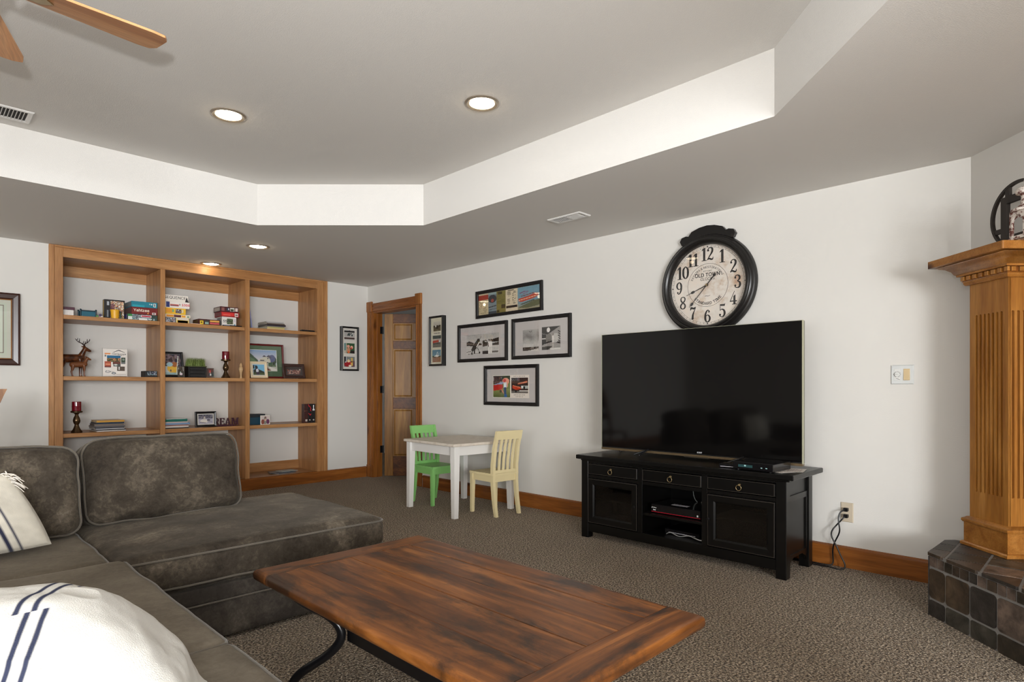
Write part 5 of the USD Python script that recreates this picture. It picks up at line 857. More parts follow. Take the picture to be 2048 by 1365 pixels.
SL = [slate(0, (66, 58, 48)), slate(1, (76, 62, 48)), slate(2, (58, 55, 49)), slate(3, (80, 66, 54)), slate(4, (52, 48, 45)), slate(5, (86, 74, 66))]
def tile_un(poly_uz, n0, n1): return un_mesh(mapped(prism(poly_uz, n0, n1), [[1, 0, 0], [0, 0, 1], [0, 1, 0]]))
rg = np.random.default_rng(11); k = 0
for j, (z0, z1) in enumerate(((.002, .080), (.091, .234))):
    us = [.352, .456] + [.613 + .153 * i - .0035 for i in range(8)]
    for i in range(len(us) - 1):
        a, b = us[i] + (.009 if i else .001), us[i + 1]
        if b > HU1: b = HU1
        if b - a < .02: continue
        r = .018 if j == 1 else .012; p = sbox(a, z0, b, z1).buffer(-r).buffer(r, 6) if z1 - z0 > .05 else sbox(a, z0, b, z1)
        obj('tile', tile_un(p, .470, .4765 + .002 * rg.random()), SL[int(rg.integers(6))], he)
u = .355
while u < HU1 - .03:
    w = rg.uniform(.038, .050); obj('tile', tile_un(sbox(u, .246, u + w, .291).buffer(-.002).buffer(.002), .470, .4775), SL[[5, 3, 4, 5, 0, 5][int(rg.integers(6))]], he); u += w + .008
# left face and top slabs: the top tiles follow the room's axes and are cut to the hearth
m = wall_seg(UN(.351, .474), UN(.117, .223), .006, .0, .29); obj('end_tile', m, SL[4], he)
topw = Polygon([UN(*p) for p in [(.111, .002), (.111, .227), (.347, .482), (HU1, .482), (HU1, .002)]])
ys = [-6.02 - .0, -6.132, -6.284, -6.430, -6.583, -6.736, -6.889, -7.042, -7.2]; ys[0] = -5.9
for r in range(len(ys) - 1):
    y1, y0 = ys[r] - .0045, ys[r + 1] + .0045; xs = [-.0 - .153 * i + (-.041 if True else 0) for i in range(-1, 10)]
    for i in range(len(xs) - 1):
        c = topw.intersection(sbox(xs[i + 1] + .0045, y0, xs[i] - .0045, y1)).buffer(-.001)
        if c.area < 2e-4 or c.geom_type != 'Polygon': continue
        obj('top_tile', prism(c, .296, .310 + .001 * rg.random()), SL[int(rg.integers(6))], he)
# surround: left pilaster with fluted front and return, recessed field, base blocks, crown with dentils, shelf
t = mp = thing('fireplace_mantel', 'knotty pine fireplace mantel with fluted pilaster and dentil crown on the slate hearth', 'fireplace', (0, 0, 0))
def mo(name, m, mt=MANT_Z, **k): return obj(name, un_mesh(cat(m)), mt, mp, **k)
U0, U1, N1, NR, ZB = .212, .453, .168, .062, .3118    # pilaster left, right, front, recessed field, foot
UE = 1.62
plan = [(U0, .004), (U0, N1), (U1, N1), (U1, NR), (UE, NR)]        # outline walked with the room on the left
def flutes(L, us, z0, z1, r): return unary_union([LineString([(u, z0), (u, z1)]).buffer(r, 8) for u in us])
def fluted(L, z0, z1, us, fz0, fz1, th):
    face = sbox(0, z0, L, z1); hole = flutes(L, us, fz0, fz1, .0072); return face.difference(hole)
FZ0, FZ1 = .60, 1.487
body = un_mesh(prism(Polygon([(U0 + .008, .004), (U0 + .008, N1 - .0135), (U1 - .0135, N1 - .0135), (U1 - .0135, .004)]), ZB, 1.755)); obj('core', body, MANT_Z, mp)
us = [.044 + .0262 * i for i in range(7)]
fl_ = fluted(U1 - U0, ZB, 1.755, us, FZ0, FZ1, .013); mo('pilaster_front', mapped(prism(fl_, N1 - .013, N1), [[1, 0, 0], [0, 0, 1], [0, 1, 0]]).apply_translation((U0, 0, 0)))
Lr = N1 - NR
rt_ = fluted(Lr, ZB, 1.755, [.022 + .0262 * i for i in range(4)], FZ0, FZ1, .013); mo('pilaster_return', mapped(prism(rt_, U1 - .013, U1), [[0, 0, 1], [-1, 0, 0], [0, 1, 0]]).apply_translation((0, N1 - .0005, 0)))
mo('pilaster_side', [bx(U0, U0 + .008, .004, N1 - .0005, ZB, 1.755)])
mo('field_panel', bx(U1 + .0005, UE, .004, NR, ZB, 1.755))
mo('plug', T(R(trimesh.creation.cylinder(.012, .004, sections=8), 90, 'x'), U1 + .055, NR + .001, 1.575), PINE_Z)
def ring(prof, name, mt):   # profile (out, z) swept round the plan (walk reversed so that the room is on the left)
    pts = [UN(*p) for p in plan]; m = sweep_profile(prof, pts[::-1]); v = np.array(m.vertices)
    c = np.array(UN(.33, .1))
    return obj(name, m, mt, mp, smooth=40)
def chk():
    pts = [UN(*p) for p in plan]; a, b = np.array(pts[1]), np.array(pts[2]); d = b - a; n = np.array([-d[1], d[0]]); return n @ (np.array(UN(.33, .3)) - a) > 0
FWD = chk()
def ring2(prof, name, mt):
    pts = [UN(*p) for p in plan]; pts = pts if FWD else pts[::-1]; return obj(name, sweep_profile(prof, pts), mt, mp, smooth=40)
ring2([(0, ZB), (.030, ZB), (.030, ZB + .012), (.024, ZB + .018), (0, ZB + .018)], 'shoe_molding', MANT_X)
ring2([(0, ZB + .0185), (.018, ZB + .0185), (.018, .428), (0, .428)], 'base_board', MANT_X)
ring2([(0, .4285), (.022, .4285), (.027, .436), (.026, .446), (.016, .452), (.010, .458), (0, .460)], 'base_cap', MANT_X)
ring2([(0, 1.652), (.014, 1.652), (.020, 1.662), (.020, 1.670), (.026, 1.674), (0, 1.674)], 'bed_molding', MANT_X)
ring2([(0, 1.6745), (.022, 1.6745), (.022, 1.700), (0, 1.700)], 'dentil_band', PINE_X)
ring2([(0, 1.7005), (.040, 1.7005), (.042, 1.710), (.048, 1.713), (.056, 1.730), (.074, 1.745), (.095, 1.752), (.102, 1.7585), (0, 1.7585)], 'crown', MANT_X)
pl2 = [(U0 - .128, .004), (U0 - .128, N1 + .132), (U1 + .128, N1 + .132), (U1 + .128, NR + .132), (UE, NR + .132), (UE, .004)]
obj('shelf', un_mesh(prism(Polygon(pl2).buffer(-.006, join_style=2).buffer(.006, 4), 1.761, 1.798)), MANT_X, mp)
def dentil(u0, u1, n0, n1): mo('dentil', bx(u0, u1, n0, n1, 1.6765, 1.698, .001), MANT_Z)
u = U0 - .02
while u < U1 + .03: dentil(u, u + .022, N1 + .0215, N1 + .0345); u += .0395
n = N1 + .012
while n > NR + .03: dentil(U1 + .0215, U1 + .0345, n - .022, n); n -= .0395
u = U1 + .06
while u < 1.2: dentil(u, u + .022, NR + .0215, NR + .0345); u += .0395
# on the mantel: openwork ring and a distressed lantern
t = rn = thing('wood_ring', 'large dark round openwork wooden frame standing on the mantel shelf', 'decoration', (0, 0, 0))
DKW = plain('ring_wood', S(40, 32, 26), .55, bump=.15, bscale=40)
RC = (.437, .105, 1.7985 + .162); RR = .285
def ro(name, m):
    m = cat(m).copy(); m.apply_scale(.568); return obj(name, un_mesh(T(m, *RC)), DKW, rn)
ann = Point(0, 0).buffer(RR, 64).difference(Point(0, 0).buffer(RR - .022, 64)); st4 = lambda p, d=.014: mapped(prism(p, -d, d), [[1, 0, 0], [0, 0, 1], [0, 1, 0]])
ro('ring', st4(ann)); sq_ = sbox(-.165, -.215, .165, .175).difference(sbox(-.105, -.165, .105, .115)); ro('inner_frame', st4(sq_, .018))
for g in (sbox(-.265, -.125, -.165, -.085), sbox(.165, -.125, .265, -.085), sbox(-.125, .175, -.080, .262), sbox(.080, .175, .125, .262), sbox(-.12, -.265, -.08, -.215), sbox(.08, -.265, .12, -.215)): ro('strut', st4(g.intersection(Point(0, 0).buffer(RR - .003, 64)), .012))
t = ln = thing('lantern', 'distressed white lantern with arched window before the wooden ring on the mantel', 'lantern', (*UN(.602, .205), 1.7985), 45)
DIST = mat('distressed_white', {'tc': ('texture_coordinate', {}), 'n': ('noise_texture', {'scale': 34.0, 'detail': 5.0, 'roughness': .7}), 'r': ('rgb_ramp', {'ramp': [(.44, S(110, 66, 58)), (.50, S(222, 212, 202)), (.8, S(232, 226, 218))]}), 'p': ('principled_bsdf', {'roughness': .75})}, [('tc.object', 'n.vector'), ('n.fac', 'r.fac'), ('r.color', 'p.base_color')])
archp = sbox(-.055, 0, .055, .155).union(Point(0, .155).buffer(.0)).difference(sbox(-.035, .02, .035, .095).union(affinity.scale(Point(0, .095).buffer(.035, 24), 1, 1.15)))
for a in range(4): obj('side', R(T(mapped(prism(archp, -.005, .005), [[1, 0, 0], [0, 0, 1], [0, 1, 0]]), 0, -.050, 0), 90 * a), DIST, ln)
obj('base', bx(-.060, .060, -.060, .060, -.0, .012, .002), DIST, ln); obj('neck', T(R(lathe([(0, .153), (.076, .153), (.072, .166), (.045, .182), (.030, .195), (.026, .235), (.030, .247), (.050, .253), (.054, .266), (.046, .282), (.030, .290), (0, .290)], 28), 0), 0, 0, 0), DIST, ln, smooth=35)
obj('finial', lathe([(0, .288), (.014, .290), (.010, .30), (.016, .315), (.014, .33), (.004, .342), (0, .345)], 20), DIST, ln, smooth=40)
# ------------------------------------------------------------------ children's table and chairs
UsdGeom.Xformable(ln).AddScaleOp().Set(Gf.Vec3f(.82, .82, .82))
t = kt = thing('kids_table', 'small white square table with a worn pale top by the door', 'table', (-.485, -2.365, 0), -3)
WORN = mat('worn_white_top', {'tc': ('texture_coordinate', {}), 'n': ('noise_texture', {'scale': 11.0, 'detail': 6.0, 'roughness': .7}), 'r': ('rgb_ramp', {'ramp': [(.35, S(196, 184, 168)), (.55, S(216, 206, 192)), (.7, S(200, 186, 168))]}), 'p': ('principled_bsdf', {'roughness': .5})}, [('tc.object', 'n.vector'), ('n.fac', 'r.fac'), ('r.color', 'p.base_color')])
obj('tabletop', bx(-.365, .365, -.395, .395, .618, .642, .004), WORN, kt)
for sx in (-1, 1):
    for sy in (-1, 1):
        x, y = sx * .315, sy * .345; a, b = .029, .022
        V, F = hull([(x + i * a, y + j * a, .617) for i in (-1, 1) for j in (-1, 1)] + [(x + i * a, y + j * a, .50) for i in (-1, 1) for j in (-1, 1)] + [(x + sx * (a - b) + i * b, y + sy * (a - b) + j * b, .0012) for i in (-1, 1) for j in (-1, 1)])
        obj('leg', trimesh.Trimesh(V, F, process=False), WHITEP, kt)
for y in (-.352, .334): obj('apron', bx(-.286, .286, y, y + .018, .535, .6175, .001), WHITEP, kt)
for x in (-.322, .304): obj('apron', bx(x, x + .018, -.316, .316, .535, .6175, .001), WHITEP, kt)
def kid_chair(label, col, loc, rot, nm):
    t = thing('kids_chair', label, 'chair', loc, rot, "children's chairs at the white table"); M = plain(nm, S(*col), .4, bump=.05, bscale=80)
    w, d, zs, zt = .132, .295, .372, .745      # half width at legs, depth, seat height, top; back at y=0, seat runs to +y
    V, F = hull([(-w - .018, -.012, zs - .018), (w + .018, -.012, zs - .018), (w + .018, d + .028, zs - .018), (-w - .018, d + .028, zs - .018), (-w - .016, -.012, zs), (w + .016, -.012, zs), (w + .016, d + .025, zs), (-w - .016, d + .025, zs)]); obj('seat', trimesh.Trimesh(V, F, process=False), M, t)
    for s in (-1, 1):
        x = s * w; V, F = hull([(x + i * .018, d + j * .018, zs - .0185) for i in (-1, 1) for j in (-1, 1)] + [(x + i * .014 + s * .003, d + j * .014 + .003, .0012) for i in (-1, 1) for j in (-1, 1)]); obj('leg', trimesh.Trimesh(V, F, process=False), M, t)
        y = [(-.052, .0012), (-.025, .15), (-.012, .30), (-.014, .44), (-.035, .60), (-.072, zt)]; th = [.030, .034, .038, .038, .034, .028]
        pl = Polygon([(a, z) for (a, z) in y] + [(a + h, z) for (a, z), h in reversed(list(zip(y, th)))]); obj('leg', panel_x(pl, x - .014, x + .014), M, t, label='rear leg rising into the back post')
    z0 = zs - .075
    obj('apron', bx(-w + .016, w - .016, d - .009, d + .009, z0, zs - .0185), M, t); obj('apron', bx(-w + .012, w - .012, .0, .016, z0, zs - .0185), M, t)
    for s in (-1, 1): obj('apron', bx(s * w - .008, s * w + .008, .026, d - .018, z0, zs - .0185), M, t)
    obj('top_rail', panel_x(Polygon([(-.0725, zt + .002), (-.055, .670), (-.033, .670), (-.047, zt + .002)]), -w - .016, w + .016), M, t)
    obj('lower_rail', bx(-w + .0145, w - .0145, -.010, .012, zs + .0005, zs + .028, .001), M, t)
    for i in range(4):
        x = -w + .058 + (2 * w - .116) * i / 3; obj('slat', panel_x(Polygon([(-.010, zs + .026), (-.018, .50), (-.036, .60), (-.058, .690), (-.046, .690), (-.024, .60), (-.006, .50), (.002, zs + .026)]), x - .0115, x + .0115), M, t)
    return t
kid_chair("cream child's slat-back chair with its back to the camera at the white table", (222, 206, 160), (-.405, -2.885, 0), -4, 'cream_paint')
kid_chair("lime green child's slat-back chair tucked under the far side of the white table", (128, 186, 106), (-.475, -1.835, 0), 180 - 2, 'lime_paint')
# ------------------------------------------------------------------ coffee table
t = cf = thing('coffee_table', 'rustic plank coffee table with dark stains on curved black iron legs', 'coffee table', (-2.876, -5.150, 0))
def plankmat(name, axis, seed, dark=0.0):
    st = {'y': (22, 1.6, 10), 'x': (1.6, 22, 10)}[axis]; ss = {'y': (9, 3.2, 5), 'x': (3.2, 9, 5)}[axis]
    return mat(name, {'tc': ('texture_coordinate', {}), 'ad': ('vector_math', {'math_type': 'add', 'vector2': (seed * 3.7, seed * 1.9, seed)}), 'm': ('mapping', {'scale': st}), 'n': ('noise_texture', {'scale': 1.0, 'detail': 6.0, 'roughness': .62, 'distortion': .8}), 'r': ('rgb_ramp', {'ramp': [(.26, S(50, 28, 12)), (.44, S(92, 52, 22)), (.58, S(122, 72, 30)), (.76, S(164, 104, 50))]}),
        'm2': ('mapping', {'scale': ss}), 'n2': ('noise_texture', {'scale': 1.0, 'detail': 8.0, 'roughness': .72, 'distortion': .3}), 'r2': ('rgb_ramp', {'ramp': [(.50 - dark, (0, 0, 0)), (.64 - dark, (.92, .92, .92))]}), 'mx': ('mix', {'color2': S(40, 25, 15)}),
        'b': ('bump', {'strength': .35, 'distance': .003}), 'p': ('principled_bsdf', {'roughness': .36, 'specular_ior_level': .45})},
        [('tc.object', 'ad.vector1'), ('ad.vector', 'm.vector'), ('m.vector', 'n.vector'), ('n.fac', 'r.fac'), ('ad.vector', 'm2.vector'), ('m2.vector', 'n2.vector'), ('n2.fac', 'r2.fac'), ('r2.color', 'mx.fac'), ('r.color', 'mx.color1'), ('mx.color', 'p.base_color'), ('n.fac', 'b.height'), ('b.normal', 'p.normal')])
TX, TY, TZ = .375, .697, .456
edges = [-.375, -.215, -.04, .105, .235, .375]
def plank(x0, x1, y0, y1, rl, rr, rn, rf, z1):
    """A plank whose outer edges are rounded over (r flags)."""
    t0, r = .044, .017; pts = []
    for X, fl in ((x0, rl), (x1, rr)):
        for Y, gl in ((y0, rn), (y1, rf)):
            sx = 1 if X == x0 else -1; sy = 1 if Y == y0 else -1
            for a in np.linspace(0, PI / 2, 5):
                o = r * (1 - math.sin(a)) ; zz = r * (1 - math.cos(a))
                ex = o if fl else .0012 * (zz < 1e-9); ey = o if gl else .0012 * (zz < 1e-9)
                pts += [(X + sx * ex, Y + sy * ey, z1 - zz), (X + sx * ex, Y + sy * ey, z1 - t0 + zz)]
    V, F = hull(pts); return trimesh.Trimesh(V, F, process=False)
for i in range(5):
    obj('plank', plank(edges[i] + .0012, edges[i + 1] - .0012, -TY + .116, TY - .116, i == 0, i == 4, 0, 0, TZ - .0007 * (i % 2)), plankmat('plank_%d' % i, 'y', i + 1, .03 * (i in (0, 4))), cf, smooth=30)
for i, (a, b) in enumerate(((-TY, -TY + .115), (TY - .115, TY))): obj('breadboard_end', plank(-TX, TX, a, b, 1, 1, i == 0, i == 1, TZ + .0006), plankmat('plank_end_%d' % i, 'x', 9 + i, .01), cf, smooth=30)
for i in range(1, 5): obj('gap_filler', bx(edges[i] - .0012, edges[i] + .0012, -TY + .116, TY - .116, TZ - .040, TZ - .004), plain('gap_dark', S(26, 16, 10), .8), cf)
IRON = plain('black_iron', S(20, 20, 23), .25, spec=.6)
def leg_at(sx, sy):
    c = np.array([sx * TX, sy * TY]); d = np.array([-sx, -sy]) / q2
    f = lambda tt, z: (*(c + d * tt), z)
    return spline([f(.135, .409), f(.145, .375), f(.21, .32), f(.29, .275), f(.325, .215), f(.285, .15), f(.205, .095), f(.15, .045), f(.135, .0075)], 40)
for sx in (-1, 1):
    for sy in (-1, 1): obj('leg', tube(leg_at(sx, sy), .0165, 16), IRON, cf, True)
mx_, my_ = TX - .325 / q2 - .018, TY - .325 / q2 - .018
for s in (-1, 1): obj('stretcher', bx(s * mx_ - .004, s * mx_ + .004, -my_ - .004, my_ + .004, .192, .242, .002), IRON, cf)
for s in (-1, 1): obj('cross_bar', bx(-mx_ + .0045, mx_ - .0045, s * my_ - .004, s * my_ + .004, .192, .242, .002), IRON, cf)
obj('mounting_bar', [bx(-.31, .31, s * .56 - .02, s * .56 + .02, .4005, .4075) for s in (-1, 1)], IRON, cf)

# ------------------------------------------------------------------ sectional sofa
def velvet(name, ramp):
    return mat(name, {'tc': ('texture_coordinate', {}), 'n': ('noise_texture', {'scale': 3.6, 'detail': 8.0, 'roughness': .66, 'distortion': .3}), 'nf': ('noise_texture', {'scale': 46.0, 'detail': 3.0, 'roughness': .7, 'distortion': .8}), 'ad': ('math', {'math_type': 'multiply_add', 'value2': .34}), 'su': ('math', {'math_type': 'subtract', 'value2': .17}), 'r': ('rgb_ramp', {'ramp': ramp}),
   'b': ('bump', {'strength': .30, 'distance': .004}), 'p': ('principled_bsdf', {'roughness': .85, 'specular_ior_level': .12, 'sheen_weight': .22, 'sheen_roughness': .4, 'sheen_tint': S(190, 180, 166)})},
   [('tc.object', 'n.vector'), ('tc.object', 'nf.vector'), ('nf.fac', 'ad.value1'), ('n.fac', 'ad.value3'), ('ad.value', 'su.value1'), ('su.value', 'r.fac'), ('r.color', 'p.base_color'), ('nf.fac', 'b.height'), ('b.normal', 'p.normal')])
VELVET = velvet('grey_velvet', [(.32, S(46, 40, 34)), (.50, S(68, 61, 52)), (.62, S(96, 87, 75)), (.76, S(140, 130, 115))])
VELVETD = velvet('grey_velvet_base', [(.32, S(44, 40, 37)), (.52, S(60, 55, 50)), (.66, S(80, 74, 67)), (.8, S(110, 103, 94))])  # darker copy of the velvet, shade low on the chaise put into colour
PIPING = plain('velvet_piping', S(92, 85, 75), .8, spec=.15, sheen_weight=.3)
SEATV = velvet('grey_velvet_seat', [(.32, S(80, 73, 62)), (.5, S(98, 90, 78)), (.66, S(112, 104, 91)), (.8, S(132, 123, 109))])  # paler copy of the velvet, light on the seats put into colour
SOF = (-3.55, -3.9, 0)
so = thing('sectional_sofa', 'dark grey velvet L-shaped sectional sofa with a deep backless chaise end', 'sofa', SOF)
def pcush(name, c, half, r, crown, seams, mt, rot=None, lump=.008, seed=0, n=40, sag=None, par=so, label=None):
    """A stuffed cushion: rounded box with a crown, lumps and piping along its seams. seams: list of (axis, side)."""
    half = np.array(half, float); c = np.array(c, float)
    def deform(U, P):
        P = P.copy(); u = U
        ax = int(np.argmin(half)); o = [a for a in range(3) if a != ax]
        b = (1 - u[:, o[0]] ** 2) * (1 - u[:, o[1]] ** 2)
        P[:, ax] += np.sign(u[:, ax]) * np.abs(u[:, ax]) * crown * np.clip(b, 0, 1) ** .7
        q = fbm(P * 5.0 + seed * 3.3, 3, seed) - .5; q2_ = noise(P * 14 + seed, seed + 5) - .5
        d = U / (np.linalg.norm(U, axis=1, keepdims=True) + 1e-9); P += d * (q * 2.2 * lump + q2_ * lump * .5)[:, None]
        if sag is not None: P = sag(u, P)
        return P
    def place(P):
        if rot is not None:
            M = trimesh.transformations.euler_matrix(*[math.radians(a) for a in rot])[:3, :3]; P = P @ M.T
        return P + c - np.array(SOF if par is so else (0, 0, 0))
    U, P, F = rounded_box_pts(n, half, r); P = place(deform(U, P))
    m = trimesh.Trimesh(P, F, process=False); m.fix_normals(); o = obj(name, m, mt, par, True, label)
    for (ax, side) in seams:
        a, b = [k for k in range(3) if k != ax]; N = 160; tt = np.linspace(0, 4, N, endpoint=False); Q = np.zeros((N, 3))
        for i, t_ in enumerate(tt):
            k, f = int(t_), t_ - int(t_); e = 2 * f - 1; cr = [(e, -1), (1, e), (-e, 1), (-1, -e)][k]; Q[i, a], Q[i, b] = cr
        Q[:, ax] = side; inner = half - r; p = Q * half; p[:, ax] = side * (half[ax] - r * .42)
        cc = np.clip(p, -inner, inner); dd = p - cc; dd[:, ax] = 0; cc[:, ax] = p[:, ax]; L = np.linalg.norm(dd[:, [a, b]], axis=1, keepdims=True); pp = cc + dd / np.maximum(L, 1e-9) * np.minimum(L, r * .93)
        pp = place(deform(pp / half, pp)); pp = np.vstack([pp]); obj('piping', tube(pp, .0046, 7, True), PIPING, o, True)
    return o
def vb(name, x0, x1, y0, y1, z0, z1, c=.02, mt=VELVET, parent=so):
    U, P, F = rounded_box_pts(14, ((x1 - x0) / 2, (y1 - y0) / 2, (z1 - z0) / 2), c); m = trimesh.Trimesh(P + np.array([(x0 + x1) / 2, (y0 + y1) / 2, (z0 + z1) / 2]) - np.array(SOF), F, process=False); m.fix_normals(); return obj(name, m, mt, parent, 40)
CL, CR, CF, CB = -3.575, -2.305, -3.905, -2.79
vb('chaise_base', CL + .005, CR + .02 - .03, CF + .012, CB - .01, .012, .180, .018, VELVETD); vb('chaise_border', CL + .004, CR - .012, CF + .010, CB - .012, .1795, .256, .012, VELVETD)
for i in range(1): obj('base_seam', tube(np.array([(CL + .02, CF + .0075, .181), (CR - .03, CF + .0075, .181), (CR - .012, CF + .03, .181), (CR - .012, CB - .05, .181)]) - np.array(SOF), .004, 6), PIPING, so)
for x in (CL + .1, CR - .12):
    for y in (CF + .1, CB - .1): obj('foot', bx(x - .03 + 3.55, x + .03 + 3.55, y - .03 + 3.9, y + .03 + 3.9, .001, .013), plain('foot_black', S(24, 22, 20), .5), so)
pcush('chaise_cushion', ((CL + CR) / 2, (CF + CB) / 2, .343), ((CR - CL) / 2, (CB - CF) / 2, .086), .055, .028, [(2, 1), (2, -1)], VELVET, lump=.007, seed=3, n=56)
# the long seat running towards the camera
LX0, LX1 = -4.72, -3.545
vb('seat_base', -4.98, -3.59, -6.45, -2.81, .012, .25, .02)
pcush('seat_cushion', (-4.15, -3.335, .342), (.580, .515, .086), .026, .012, [(2, 1), (2, -1)], SEATV, lump=.006, seed=7, n=36)
pcush('seat_cushion', (-4.125, -4.413, .342), (.600, .561, .088), .026, .012, [(2, 1), (2, -1)], SEATV, lump=.007, seed=8, n=44)
pcush('seat_cushion', (-4.125, -5.541, .342), (.600, .565, .088), .026, .012, [(2, 1), (2, -1)], SEATV, lump=.007, seed=9, n=44)
vb('back_frame', -4.98, -2.93, -2.90, -2.79, .25, .64, .03); vb('back_frame', -4.98, -4.76, -6.45, -2.905, .25, .64, .03)
def slump(u, P):
    P = P.copy(); k = (u[:, 2] + 1) / 2; P[:, 2] -= .014 * np.cos(u[:, 0] * 2.6) * k * 0 + .020 * (np.abs(u[:, 0]) ** 6) * k; P[:, 1] -= .02 * (1 - k) * (1 - u[:, 0] ** 2); return P
pcush('back_cushion', (-4.145, -3.185, .635), (.575, .105, .215), .07, .036, [(1, -1), (1, 1)], VELVET, rot=(-13, 0, 1), lump=.012, seed=12, n=44, sag=slump)
pcush('back_cushion', (-3.160, -3.035, .640), (.384, .105, .218), .07, .036, [(1, -1), (1, 1)], VELVET, rot=(-13, 0, 3), lump=.013, seed=15, n=44, sag=slump)
# striped cushion leaning in the corner
LIN = S(204, 198, 184); NAVY = S(44, 46, 66)
def fabric(name, base, stripe, tr):
    return mat(name, {'a': ('attribute', {'attribute': 'tint'}), 'tc': ('texture_coordinate', {}), 'n': ('noise_texture', {'scale': 420.0, 'detail': 2.0}), 'b': ('bump', {'strength': .35, 'distance': .002}), 'p': ('principled_bsdf', {'roughness': .9, 'specular_ior_level': .15, 'sheen_weight': .15})}, [('a.color', 'p.base_color'), ('tc.object', 'n.vector'), ('n.fac', 'b.height'), ('b.normal', 'p.normal')])
LINEN = fabric('striped_linen', LIN, NAVY, 0)
pl = thing('throw_pillow', 'cream cushion with paired navy stripes and fringe leaning on the back cushion', 'cushion', (-4.10, -3.50, .452), 4)
def lens(n, W, Hh, D, seed, pinch=.10):
    u, v = np.meshgrid(np.linspace(-1, 1, n + 1), np.linspace(-1, 1, n + 1)); u, v = u.ravel(), v.ravel(); prof = np.clip((1 - u ** 2) * (1 - v ** 2), 0, 1) ** .42
    k = 1 - pinch * (1 - np.abs(u) ** 2) * np.abs(v) ** 3; kk = 1 - pinch * (1 - np.abs(v) ** 2) * np.abs(u) ** 3
    x, z = u * W * kk, v * Hh * k; f = grid_surface(n, n); P = []
    for s in (-1, 1):
        q = fbm(np.stack([x * 6, z * 6, x * 0 + s + seed], 1), 3, seed) - .5; P.append(np.stack([x, s * D * prof * (1 + q * .7), z], 1))
    V = np.vstack(P); F = np.vstack([f, f[:, ::-1] + len(u)]); m = trimesh.Trimesh(V, F, process=False); return V, F, np.r_[u, u], np.r_[v, v]
V, F, uu, vv = lens(70, .268, .160, .085, 4, -.05); cols = np.tile(np.array(LIN), (len(V), 1)); cols *= (.92 + .16 * noise(V * 60, 3))[:, None]
for c in (.50, .62): cols[np.abs(uu - c) < .016] = NAVY
def lean(m):
    m = R(m, -22, 'x'); v = np.array(m.vertices); v[:, 0] -= .42 * v[:, 2]; m.vertices = v; m.apply_translation((.05, 0, .163)); return m
obj('cover', lean(trimesh.Trimesh(V, F, process=False)), LINEN, pl, True, cols=cols)
rg = np.random.default_rng(3); ms = []
for i in range(60):
    xx = rg.uniform(-.27, .27); top = np.array([xx, rg.normal(0, .006), .158]); d = np.array([rg.normal(0, .012), -.03 + rg.normal(0, .012), -.045 + rg.normal(0, .01)])
    if i > 36: top = np.array([.25 + rg.normal(0, .012), rg.normal(0, .01), rg.uniform(.11, .16)]); d = np.array([.03 + rg.normal(0, .012), -.02 + rg.normal(0, .01), -.025 + rg.normal(0, .014)])
    ms.append(tube(spline([top, top + d * .5 + (0, -.012, .01), top + d], 6), np.linspace(.0032, .0018, 6), 5))
fo = obj('fringe', lean(cat(ms)), plain('fringe_cream', S(222, 212, 200), .9), pl, True); fo.SetCustomDataByKey('kind', 'stuff')
# white striped throw bunched over a cushion in the foreground
tb = thing('throw_blanket', 'white throw with paired navy stripes bunched over a cushion in the foreground', 'blanket', (-4.071, -5.166, .449), -17.3)
nu, nv = 420, 190
a, b = np.meshgrid(np.linspace(-PI, PI, nu + 1), np.linspace(0, 1, nv + 1)); a, b = a.ravel(), b.ravel()
def sgn(x, p): return np.sign(x) * np.abs(x) ** p
phi = b * PI / 2; ex, ez = .628, 1.031
cx_, cy_, cz_ = sgn(np.cos(phi), ez) * sgn(np.cos(a), ex), sgn(np.cos(phi), ez) * sgn(np.sin(a), ex), sgn(np.sin(phi), ez)
HXb, HYb, HZb = .372, .235, .292
fl2 = 1 + .10 * (1 - cz_) ** 2
P = np.stack([cx_ * HXb * fl2, cy_ * HYb * fl2, cz_ * HZb], 1)
nrm = np.stack([cx_ / HXb, cy_ / HYb, cz_ / HZb], 1); nrm /= np.linalg.norm(nrm, axis=1, keepdims=True) + 1e-9
wv = fbm(np.stack([P[:, 0] * 3.2 + 4, P[:, 1] * 3.2, P[:, 2] * 3.2], 1), 3, 21) * 9
rid = 1 - np.abs(np.sin(11 * P[:, 2] + 4 * P[:, 0] + wv)); edge = np.clip(1.15 - cz_, 0, 1) * (.35 + .65 * np.clip(P[:, 0] * 3 + .2, 0, 1))
fold = .034 * (rid ** 2 - .4) * edge + .032 * (fbm(P * 5.5, 3, 9) - .5) + .010 * (fbm(P * 15, 3, 2) - .5)
P = P + nrm * fold[:, None]; P[:, 2] = np.maximum(P[:, 2], .002)
WH = np.array(S(204, 202, 195)); cols = np.tile(WH, (len(P), 1)); cols *= (.95 + .08 * noise(P * 45, 6))[:, None]
s0, s1, hw = .126 * 4, .150 * 4, .0042 * 4; W3, N3 = S(206, 204, 198), S(54, 58, 78)
